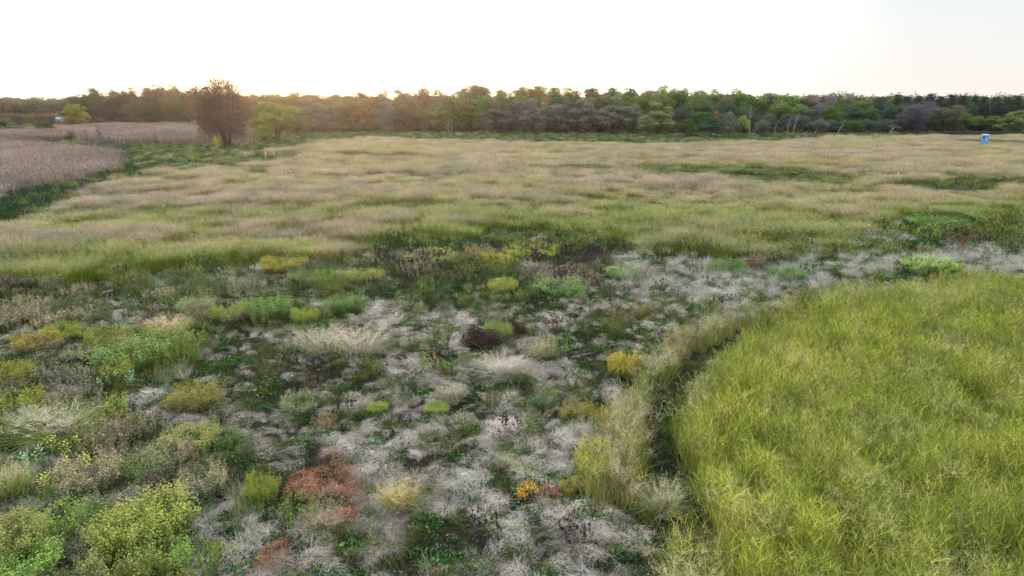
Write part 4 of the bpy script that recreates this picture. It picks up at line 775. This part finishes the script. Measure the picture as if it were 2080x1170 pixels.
LISTP = [
 ('olive', 397, 846, 84, 56, 'dense olive clump with yellowish tops standing alone on the pale straw at left'),
 ('gold', 395, 922, 88, 56, 'light green clump just below the lone olive clump'),
 ('green', 455, 905, 60, 40, 'dark green clump touching the right side of the light green one'),
 ('muted', 345, 958, 76, 60, 'yellow tipped green clump on a dark slope below the light green one'),
 ('green', 300, 985, 80, 66, 'darkest green clump in the left thicket'),
 ('muted', 415, 1008, 78, 62, 'greyish green clump right of the darkest green clump'),
 ('olive', 534, 1026, 58, 66, 'upright yellow green clump left of the rusty red patch', (0.9, 1.15, 0.8)),
 ('muted', 190, 1020, 96, 84, 'wide tan green clump in the left thicket below the yellow milkweeds'),
 ('gold', 318, 1110, 130, 100, 'tallest light green clump with spiky yellow tips near the bottom left', (1.1, 1.15, 0.9)),
 ('gold', 268, 1130, 110, 90, 'light green clump overlapping the left side of the tallest one', (1.0, 1.1, 0.8)),
 ('bright', 340, 1160, 90, 70, 'fresh green clump below the tallest light green clump'),
 ('gold', 240, 1185, 110, 70, 'yellow tipped clump cut by the bottom edge'),
 ('bright', 138, 1095, 84, 70, 'bright yellow green leafy clump left of the tall light green pair'),
 ('green', 195, 1090, 70, 70, 'dull green clump between the bright leafy one and the tall light green pair'),
 ('gold', 40, 1140, 100, 80, 'golden green clump at the bottom left corner'),
 ('bright', 60, 1180, 110, 60, 'bright green leafy clump at the very bottom left'),
 ('olive', 275, 912, 46, 46, 'olive clump right of the broad yellowish grass tussock', (0.95, 1.15, 0.8)),
 ('muted', 225, 925, 66, 52, 'brown topped clump between the tussock and the olive clump', (1.1, 0.95, 0.8)),
 ('tussock', 125, 905, 150, 76, 'broad yellowish green grass tussock at the left'),
 ('tussock', 60, 890, 90, 60, 'yellow green tussock at the left shoulder of the broad one', (0.9, 1, 0.9)),
 ('tussock', 20, 1030, 84, 100, 'tall yellow green tussock at the left edge', (1.1, 1.1, 0.9)),
 ('tussock', 130, 825, 76, 50, 'pale yellow green tussock above the broad one'),
 ('olive', 20, 800, 80, 62, 'yellow green clump at the left edge above the tussocks', (1, 1.1, 0.8)),
 ('olive', 30, 850, 90, 54, 'yellow tipped clump at the left edge beside the pale tussock', (1, 1.2, 0.8)),
 ('gold', 240, 785, 46, 42, 'small vivid yellow green clump below the big dark green one', (1.2, 1.2, 0.7)),
 ('green', 265, 765, 110, 70, 'big dark green clump on the left of the straw clearing', (1.1, 1.2, 1.0)),
 ('green', 335, 738, 96, 66, 'dark green clump at the upper corner of the straw clearing', (1.2, 1.25, 1.0)),
 ('muted', 230, 735, 90, 40, 'tan topped clump behind the big dark green one'),
 ('tussock', 345, 690, 80, 44, 'tan tussock at the corner of the clearing above the dark green clump', (1.5, 1.2, 1.2)),
 ('olive', 220, 705, 70, 36, 'yellow green clump left of the tan tussock', (0.95, 1.15, 0.8)),
 ('olive', 80, 725, 70, 40, 'orange tinted yellow clump far left above the dark gap', (1.25, 1.1, 0.8)),
 ('olive', 130, 700, 60, 34, 'yellow green clump between the orange tinted clump and the clearing', (0.95, 1.2, 0.8)),
 ('olive', 467, 672, 58, 42, 'yellow tipped clump on the upper edge of the clearing', (0.95, 1.2, 0.8)),
 ('muted', 402, 655, 56, 44, 'grey green rounded clump left of the yellow tipped one', (0.85, 1.1, 0.9)),
 ('green', 540, 660, 80, 50, 'dark green clump right of the yellow tipped clump', (0.95, 1.2, 0.9)),
 ('olive', 620, 665, 46, 36, 'vivid yellow green clump on the upper edge of the clearing', (1, 1.35, 0.8)),
 ('green', 690, 645, 60, 44, 'dark green clump at the right end of the upper edge', (0.9, 1.1, 0.9)),
 ('green', 640, 588, 90, 38, 'dark green clump under the edge of the tall grass, left of centre', (0.8, 1, 0.8)),
 ('olive', 575, 560, 76, 30, 'yellow topped clump under the edge of the tall grass', (1.2, 1.2, 0.8)),
 ('gold', 740, 585, 60, 34, 'light green clump left of the blackish stems'),
 ('gold', 870, 545, 110, 30, 'long pale green clump above the left blackish stems', (0.9, 0.95, 1.0)),
 ('yellow', 1010, 548, 56, 26, 'bright yellow clump between the two blackish patches', (0.8, 0.9, 0.9)),
 ('yellow', 975, 530, 40, 20, 'small orange yellow clump behind the bright yellow one', (0.9, 0.8, 0.9)),
 ('gold', 1085, 530, 90, 26, 'long yellow green clump behind the bright yellow one', (1.15, 1.15, 0.7)),
 ('yellow', 1022, 600, 44, 26, 'yellow clump just below the two blackish patches', (0.75, 0.95, 0.9)),
 ('green', 1135, 610, 80, 34, 'green clump below the right blackish patch', (1.1, 1.5, 1.1)),
 ('paletuss', 1080, 565, 56, 34, 'pale grassy mound between the blackish patches'),
 ('paletuss', 1108, 605, 46, 28, 'pale grass tuft right of the yellow clump', (0.9, 0.95, 0.8)),
 ('green', 1270, 575, 70, 24, 'green clump at the left end of the whitish grass', (1.3, 1.5, 1.0)),
 ('gold', 1013, 700, 44, 44, 'rounded grey green clump beside the maroon shrub', (0.8, 0.95, 0.9)),
 ('maroon', 978, 718, 90, 66, 'dark maroon shrub in the middle of the meadow'),
 ('maroon', 1045, 690, 60, 46, 'smaller dark brown shrub behind the rounded grey green clump', (1.1, 1.0, 0.9)),
 ('lowgreen', 878, 708, 46, 22, 'low bright green plant left of the maroon shrub'),
 ('lowgreen', 892, 758, 66, 24, 'wider vivid green plant below the maroon shrub', (1.3, 1.2, 0.9)),
 ('lowgreen', 765, 715, 50, 24, 'low mid green plant far left of the maroon shrub', (0.7, 0.75, 1)),
 ('paletuss', 650, 730, 96, 66, 'large pale grey green tussock left of centre'),
 ('paletuss', 730, 735, 110, 70, 'largest pale tussock, right of its grey green neighbour', (1.1, 1.08, 1.1)),
 ('paletuss', 1020, 770, 90, 50, 'whitish tussock in the centre below the maroon shrub', (1.15, 1.1, 1.2)),
 ('paletuss', 1105, 735, 50, 50, 'yellowish pale tuft right of the maroon shrub', (1.0, 1.0, 0.8)),
 ('yellow', 1268, 778, 54, 52, 'golden yellow clump at the left foot of the switchgrass ridge'),
 ('olive', 1318, 790, 50, 52, 'green and yellow clump growing from the switchgrass ridge', (0.9, 1.2, 0.7)),
 ('yellow', 1240, 880, 46, 50, 'orange yellow clump halfway down the ridge', (0.85, 0.85, 1)),
 ('gold', 1208, 978, 78, 80, 'tall vivid yellow green clump at the bottom of the ridge', (1.3, 1.25, 0.7)),
 ('bright', 1240, 985, 40, 44, 'fresh green clump at the right foot of the vivid yellow green one'),
 ('olive', 1172, 855, 58, 42, 'olive yellow clump on the straw left of the ridge'),
 ('paletuss', 1190, 892, 56, 52, 'pale bristly tussock below the olive yellow clump'),
 ('tussock', 1105, 835, 50, 50, 'dark green tussock on the straw left of the olive yellow clump', (0.45, 0.6, 0.6)),
 ('tussock', 1032, 950, 42, 30, 'small mossy green tussock above the orange shrub', (0.75, 0.85, 0.6)),
 ('tussock', 1065, 968, 44, 30, 'small dull green tussock touching the orange shrub', (0.7, 0.8, 0.6)),
 ('orange', 1072, 1026, 66, 62, 'orange and yellow leaved shrub on the straw'),
 ('olive', 1155, 1010, 30, 36, 'slim yellow topped plant right of the orange shrub', (1.2, 1.2, 0.9)),
 ('yellow', 1180, 1000, 34, 30, 'pale yellow flowered plant right of the slim yellow topped one', (0.7, 0.75, 1)),
 ('paletuss', 812, 1045, 80, 70, 'straw yellow tussock right of the rusty red patch', (1.15, 1.05, 0.65)),
 ('paletuss', 915, 820, 60, 46, 'pale green tussock in the centre of the straw'),
 ('gold', 885, 842, 40, 26, 'small bright green clump left of the pale green tussock', (0.9, 1.1, 0.6)),
 ('gold', 765, 835, 34, 26, 'small yellow green clump in the straw far left of the pale green tussock', (1, 1.1, 0.6)),
 ('stalk', 632, 826, 44, 76, 'reddish brown dead stalks rising from the straw left of centre'),
 ('muted', 608, 845, 60, 44, 'dull green clump at the foot of the reddish brown stalks', (0.75, 0.9, 0.8)),
 ('stalk', 1130, 690, 40, 46, 'brown dead stalks right of the maroon shrub', (0.8, 0.8, 0.8)),
 ('stalk', 1525, 560, 40, 40, 'reddish stalks at the right end of the whitish grass', (2.0, 1.4, 1.3)),
 ('paletuss', 655, 1085, 80, 60, 'brownish tussock below the rusty red patch', (0.9, 0.75, 0.7)),
 ('maroon', 660, 965, 50, 46, 'rusty brown twiggy shrub at the top of the rusty red patch', (1.5, 1.6, 1.4)),
 ('paletuss', 1345, 1060, 90, 90, 'loose yellowish tussock beside the groove at the bottom right', (0.85, 0.9, 0.7)),
 ('green', 1885, 560, 90, 30, 'rounded fresh green clump beyond the right hand field', (1.7, 1.9, 1.0)),
 ('stalk', 1945, 525, 50, 44, 'reddish brown stalks in the green band at the right', (1.6, 1.3, 1.2)),
 ('tussock', 2010, 632, 70, 34, 'dark green tussock standing in the right hand field', (0.8, 1.0, 0.7)),
 ('bright', 2000, 455, 60, 18, 'bright green clump in the gap of the tall grass at the far right', (0.8, 0.9, 0.9)),
 ('green', 1900, 470, 90, 26, 'dark green clump at the notch in the tall grass at the right', (0.9, 1.2, 0.9)),
 ('green', 1480, 560, 60, 34, 'dark green clump behind the reddish stalks', (0.7, 1.0, 0.8)),
 ('green', 1600, 575, 60, 30, 'dark green clump in the middle of the green band', (0.8, 1.1, 0.9)),
]
for a in LISTP: plant(*a)
MW = [(182, 800, 'milk', 'leftmost'), (196, 792, 'milk', 'second'), (212, 806, 'milk', 'third and lowest'), (228, 798, 'milk', 'fourth'), (246, 792, 'milk', 'fifth'), (262, 800, 'milk', 'sixth'), (272, 786, 'milk', 'seventh and rightmost')]
for u, v, k, q in MW: plant(k, u, v, 44, 36, 'pale green milkweed above the broad tussock, ' + q + ' of seven')
MW = [(62, 965, 'milk', 'pale green, leftmost'), (92, 955, 'milk', 'pale green, second'), (112, 935, 'milkyel', 'yellow, uppermost'), (140, 945, 'milkyel', 'yellow, in the middle'), (168, 935, 'milkyel', 'yellow, right of the middle'), (148, 972, 'milkyel', 'golden, below the middle one'), (180, 965, 'milkyel', 'golden, lowest on the right'), (95, 1010, 'milkyel', 'orange yellow, far below the rest'), (70, 1000, 'milk', 'grey green, beside the orange yellow one')]
for u, v, k, q in MW: plant(k, u, v, 56, 46, 'milkweed below the broad tussock, ' + q)

# ---------------------------------------------------------------- young pines beside the corn
def pine_sapling(seed):
    global rng
    old = rng; rng = np.random.default_rng(seed); g1 = G(); tube(g1, [(0, 0, -0.1), (0.01, 0, 0.5), (0, 0, 0.95)], [0.035, 0.025, 0.01], (1, 1, 1), 6)
    g2 = G(); nb = 46; t = np.linspace(0.05, 1.0, nb); a = np.arange(nb) * 2.4; Lb = 0.46 * (1.08 - t) ** 0.7 + 0.04
    dr = np.stack([np.cos(a) * 0.85, np.sin(a) * 0.85, np.full(nb, 0.5) + t * 0.4], 1); k = 42; ci = np.repeat(np.arange(nb), k); s = U(0.15, 1.0, nb * k)
    o = np.stack([0 * t, 0 * t, t * 0.9], 1)[ci] + dr[ci] * (Lb[ci] * s)[:, None] + np.array([0, 0, 0.12]) * (s ** 2)[:, None] * Lb[ci][:, None]
    quads(g2, o, rdir(nb * k), dr[ci] + rdir(nb * k) * 0.8, U(0.03, 0.06, nb * k), 0.010, palette([(0.03, 0.09, 0.04), (0.045, 0.12, 0.05), (0.02, 0.06, 0.035)], nb * k, 0.2))
    r_ = [('trunk', g1.mesh('trunk', M_BARK)), ('needles', g2.mesh('needles', M_OBJ))]; rng = old; return r_
PS = [pine_sapling(300 + i) for i in range(3)]
PN = [(3, 460, 30), (20, 452, 28), (36, 449, 26), (48, 446, 24), (27, 426, 30), (52, 421, 28), (74, 436, 30), (101, 429, 28), (82, 411, 24), (99, 407, 24), (131, 413, 28), (153, 407, 20), (168, 402, 22), (182, 395, 20), (193, 393, 14),
      (209, 373, 18), (220, 370, 18), (241, 378, 16), (249, 340, 16), (261, 358, 20), (269, 350, 16), (276, 366, 20), (266, 374, 16), (286, 371, 14), (10, 434, 26)]
PN.sort()
def npine(parts_, u, v, s, label, tint=(1, 1, 1), grp='young pines beside the corn', wk=1.25):
    x, y = ground(u, v - 4); z = float(hgt(x, y)); tt = y / ray(u, v)[1]; H = s / FPX * tt * 1.0
    e = empty('young_pine', (x, y, z), trng.uniform(0, 6.28), (H * wk, H * wk, H * 1.1))
    for pn, me in parts_: part(pn, me, e, tint if pn != 'trunk' else (1, 1, 1))
    return tag(e, label, 'young pine', grp)
for i, (u, v, s) in enumerate(PN): npine(PS[i % 3], u, v, s * 1.15, 'young dark green pine beside the corn, %s from the left edge' % NUM[i], (1.15, 1.25, 1.2))
def small(name, u, v, wpx, hpx, prs, tint, label, cat, group=None):
    x, y = ground(u, v); z = float(hgt(x, y)); tt = y / ray(u, v)[1]; W = wpx / FPX * tt; H = hpx / FPX * tt
    e = empty(name, (x, y, z), trng.uniform(0, 6.28), (W, W, H))
    for pn, me in prs: part(pn, me, e, tint)
    return tag(e, label, cat, group)
# round evergreen with orange lower leaves
small('round_tree', 145, 296, 22, 27, [('trunk', trunk_mesh(1.0, 1.0, 0.03, 1, 4, 71)), ('crown', crown_mesh('dome', 1800, 1.0, 0.9, 0.25, 16, 0.035, 72))], (0.07, 0.12, 0.03), 'small dark round tree alone on the green strip between the corn fields', 'tree')
small('yellow_sapling', 439, 306, 13, 26, [('trunk', trunk_mesh(1.0, 1.0, 0.03, 1, 2, 73)), ('crown', crown_mesh('tall', 700, 1.0, 0.9, 0.1, 9, 0.06, 74))], (0.60, 0.52, 0.05), 'tiny bright yellow sapling at the left foot of the big reddish tree', 'sapling')
# leafless saplings
def sapling_parts(seed):
    global rng
    old = rng; rng = np.random.default_rng(seed); g1 = G(); tube(g1, [(0, 0, -0.03), (0.02, 0.01, 0.5), (0.0, 0.02, 1.0)], [0.016, 0.012, 0.004], (1, 1, 1), 5)
    g2 = G(); n = 150; t = U(0.12, 0.95, n); o = np.stack([t * 0.02, t * 0.02, t], 1); strips(g2, o, U(0, 6.28, n), U(0.15, 0.5, n) * (1.15 - t), 0.010, U(0.45, 0.9, n), -0.1, np.ones((n, 3)) * 0.9, 2)
    r_ = [('trunk', g1.mesh('trunk', M_GREYBARK)), ('twigs', g2.mesh('twigs', M_OBJ))]; rng = old; return r_
SP = [sapling_parts(400 + i) for i in range(3)]
SPL = [(181, 308, 46, 'tallest at the left end'), (190, 306, 30, 'second'), (204, 307, 50, 'third, the tallest of all'), (209, 308, 40, 'fourth'), (217, 306, 26, 'fifth'), (226, 307, 30, 'sixth'), (235, 306, 26, 'seventh'), (243, 308, 29, 'eighth'), (251, 306, 24, 'ninth'), (259, 308, 27, 'tenth'), (268, 307, 22, 'eleventh'), (276, 306, 18, 'twelfth'), (318, 307, 38, 'standing apart at the right')]
for i, (u, v, h, q) in enumerate(SPL): small('bare_sapling', u, v, h * 1.2, h, SP[i % 3], (0.13, 0.12, 0.14), 'grey leafless sapling between the two corn fields, ' + q, 'sapling', 'leafless saplings between the corn fields')
# far left bushes and the dark brush at the right
FB = [('willow', 6, 270, 240, 56, LG, 'light green bush at the left edge beyond the corn'), ('wall', 22, 273, 256, 60, (0.14, 0.10, 0.12), 'dark purplish bush under the light green one at the left edge'),
      ('willow', 91, 272, 246, 38, (0.08, 0.13, 0.07), 'dark green round bush beyond the corn, left of the yellow green tree'), ('willow', 59, 256, 236, 26, OL, 'small olive bush behind the dark green round one'),
      ('wall', 60, 264, 250, 44, (0.30, 0.28, 0.07), 'yellowish low bush left of the dark green round one'), ('wall', 128, 262, 248, 36, (0.26, 0.25, 0.08), 'low yellow green bush left of the foot of the yellow green tree'),
      ('wall', 15, 276, 268, 60, (0.12, 0.06, 0.06), 'low maroon brush at the left edge beyond the corn'), ('wall', 1850, 276, 266, 44, (0.09, 0.06, 0.06), 'low dark brush at the left end of the line before the pines'),
      ('wall', 1895, 277, 267, 50, (0.07, 0.06, 0.06), 'second low dark brush in the line before the pines'), ('wall', 1945, 278, 266, 54, (0.06, 0.06, 0.06), 'third low dark brush in the line before the pines'), ('wall', 1990, 279, 266, 50, (0.05, 0.07, 0.06), 'fourth low dark brush, behind the blue hunting blind'), ('wall', 2030, 279, 268, 44, (0.06, 0.06, 0.06), 'last low dark brush at the foot of the round right hand tree')]
for k, u, vb, vt, wp, c, lb in FB: tree(k, u, vb, vt, wp, c, lb, 'bush', None, name='bush')

# ---------------------------------------------------------------- things people left in the field
def paint(name, c1, c2, rough=0.55, scale=3.0):
    m = bpy.data.materials.new(name); m.use_nodes = True; t = m.node_tree; p = t.nodes['Principled BSDF']; p.inputs['Roughness'].default_value = rough
    n = t.nodes.new('ShaderNodeTexNoise'); n.inputs['Scale'].default_value = scale; r = t.nodes.new('ShaderNodeValToRGB'); tcx = t.nodes.new('ShaderNodeTexCoord')
    r.color_ramp.elements[0].position = 0.42; r.color_ramp.elements[1].position = 0.58; r.color_ramp.elements[0].color = (*c1, 1); r.color_ramp.elements[1].color = (*c2, 1)
    t.links.new(tcx.outputs['Object'], n.inputs['Vector']); t.links.new(n.outputs['Fac'], r.inputs[0]); t.links.new(r.outputs[0], p.inputs['Base Color']); return m
M_BLUE = paint('blue_cabin_paint', (0.07, 0.22, 0.62), (0.18, 0.38, 0.75)); M_ROOF = paint('pale_roof_paint', (0.45, 0.5, 0.75), (0.6, 0.64, 0.85))
M_DARK = paint('dark_opening', (0.01, 0.03, 0.08), (0.02, 0.06, 0.12)); M_LEG = paint('grey_post', (0.18, 0.17, 0.15), (0.28, 0.27, 0.24)); M_WHITE = paint('white_marker', (0.7, 0.7, 0.66), (0.82, 0.82, 0.78))
def solid(name, parent, mat, boxes):
    gg = G()
    for c, s, *r in boxes: box(gg, c, s, (1, 1, 1), *r)
    o = part(name, gg.mesh(name, mat), parent); md = o.modifiers.new('bevel', 'BEVEL'); md.width = 0.015; md.segments = 2; return o
bx_, by_ = ground(1997, 303); e = empty('hunting_blind', (bx_, by_, float(hgt(bx_, by_)) + 0.35), -0.5, (0.78, 0.78, 0.9))
tag(e, 'light blue box hunting blind on legs with a pale roof, far right of the field', 'hunting blind')
zf = 1.25
solid('cabin', e, M_BLUE, [((0, 0, zf + 1.0), (1.7, 1.7, 2.0))])
solid('roof', e, M_ROOF, [((0, 0, zf + 2.07), (2.1, 2.1, 0.12)), ((0, 0, zf + 2.19), (1.7, 1.7, 0.12), 0.0, 0.5)])
solid('floor', e, M_LEG, [((0, 0, zf - 0.05), (1.85, 1.85, 0.1))])
solid('window', e, M_DARK, [((-0.35, -0.862, zf + 1.45), (0.55, 0.03, 0.75))]); solid('window', e, M_DARK, [((0.5, -0.862, zf + 1.55), (0.4, 0.03, 0.25))])
solid('window', e, M_DARK, [((0.862, 0.3, zf + 1.5), (0.03, 0.6, 0.35))]); solid('window', e, M_DARK, [((-0.862, 0.0, zf + 1.5), (0.03, 0.8, 0.4))])
dr_ = solid('door', e, M_BLUE, [((0.862, -0.35, zf + 0.85), (0.04, 0.6, 1.5))]); gg = G(); box(gg, (0.90, -0.12, zf + 0.85), (0.04, 0.1, 0.04)); part('handle', gg.mesh('handle', M_DARK), dr_)
for sx in (-1, 1):
    for sy in (-1, 1):
        gg = G(); tube(gg, [(sx * 0.95, sy * 0.95, -0.2), (sx * 0.8, sy * 0.8, zf)], [0.06, 0.06], (1, 1, 1), 6); part('leg', gg.mesh('leg', M_LEG), e)
gg = G(); tube(gg, [(0.9, -0.93, 0.3), (0.9, 0.93, 0.9)], [0.035, 0.035], (1, 1, 1), 5); part('brace', gg.mesh('brace', M_LEG), e)
gg = G(); tube(gg, [(-0.9, -0.93, 0.85), (0.9, -0.93, 0.3)], [0.035, 0.035], (1, 1, 1), 5); part('brace', gg.mesh('brace', M_LEG), e)
gg = G()
for s_ in (-0.2, 0.2): tube(gg, [(1.75, -0.35 + s_, -0.1), (0.93, -0.35 + s_, zf)], [0.03, 0.03], (1, 1, 1), 5)
for q in np.linspace(0.12, 0.9, 5): tube(gg, [(1.75 - 0.82 * q, -0.55, -0.1 + (zf + 0.1) * q), (1.75 - 0.82 * q, -0.15, -0.1 + (zf + 0.1) * q)], [0.025, 0.025], (1, 1, 1), 5)
part('ladder', gg.mesh('ladder', M_LEG), e)
for u, v, h, q in [(423, 315, 5, 'leftmost, below the big reddish tree'), (498, 321, 8, 'second, right of the big reddish tree'), (540, 322, 10, 'third, the tallest of the four'), (557, 322, 8, 'fourth, rightmost of the four'), (1823, 366, 13, 'tall one at the right beside the green ditch'), (1842, 367, 10, 'short one at the far right of the pair')]:
    x, y = ground(u, v); tt = y / ray(u, v)[1]; H = h / FPX * tt + 0.1; e = empty('marker_stake', (x, y, float(hgt(x, y))))
    gg = G(); tube(gg, [(0, 0, -0.2), (0.02, 0, H)], [0.05, 0.05], (1, 1, 1), 8); part('post', gg.mesh('post', M_WHITE), e); gg = G(); tube(gg, [(0.02, 0, H), (0.02, 0, H + 0.05), (0.02, 0, H + 0.09)], [0.065, 0.065, 0.02], (1, 1, 1), 8); part('cap', gg.mesh('cap', M_WHITE), e)
    tag(e, 'white marker stake in the grass, ' + q, 'stake', 'white marker stakes')
# farm building beyond the left fields
x, y = ground(123, 246); k = 470 / y; x, y = x * k, 470; e = empty('farm_shed', (x, y, float(hgt(x, y)) - 0.2), 0.15, (0.5, 0.5, 0.6)); tag(e, 'low grey shed with a light blue roof beyond the fields, beside the yellow green tree', 'shed')
M_SHED = paint('shed_wall', (0.22, 0.2, 0.19), (0.3, 0.28, 0.26)); M_BR = paint('blue_metal_roof', (0.22, 0.36, 0.55), (0.3, 0.45, 0.62), 0.5)
solid('wall', e, M_SHED, [((0, 0, 1.6), (9, 6, 3.2))]); gg = G()
Vr = np.array([(-5, -3.6, 3.2), (5, -3.6, 3.2), (5, 3.6, 3.2), (-5, 3.6, 3.2), (-5, 0, 4.8), (5, 0, 4.8), (-5, 0, 3.2), (5, 0, 3.2)], float); gg.add(Vr, np.array([[0, 1, 5, 4], [3, 4, 5, 2], [0, 4, 3, 6], [1, 7, 2, 5], [0, 3, 2, 1]]), np.ones((8, 3))); part('roof', gg.mesh('roof', M_BR), e)
solid('door', e, M_DARK, [((-1.5, -3.03, 1.2), (2.4, 0.05, 2.4))]); solid('window', e, M_DARK, [((2.2, -3.03, 1.9), (1.2, 0.05, 0.9))])

# ---------------------------------------------------------------- haze
g = G(); box(g, (0, 1420, 22), (4800, 3010, 60)); hob = bpy.data.objects.new('haze', g.mesh('haze', M_OBJ)); COL.objects.link(hob)
mh = bpy.data.materials.new('haze'); mh.use_nodes = True; t = mh.node_tree; t.nodes.clear()
o_ = t.nodes.new('ShaderNodeOutputMaterial'); v_ = t.nodes.new('ShaderNodeVolumePrincipled')
v_.inputs['Color'].default_value = (0.90, 0.93, 1.0, 1); v_.inputs['Density'].default_value = 0.00005; v_.inputs['Anisotropy'].default_value = 0.75
t.links.new(v_.outputs[0], o_.inputs['Volume']); hob.data.materials.clear(); hob.data.materials.append(mh)
tag(hob, 'thin evening haze over the meadow and woods', 'haze', None, 'stuff')
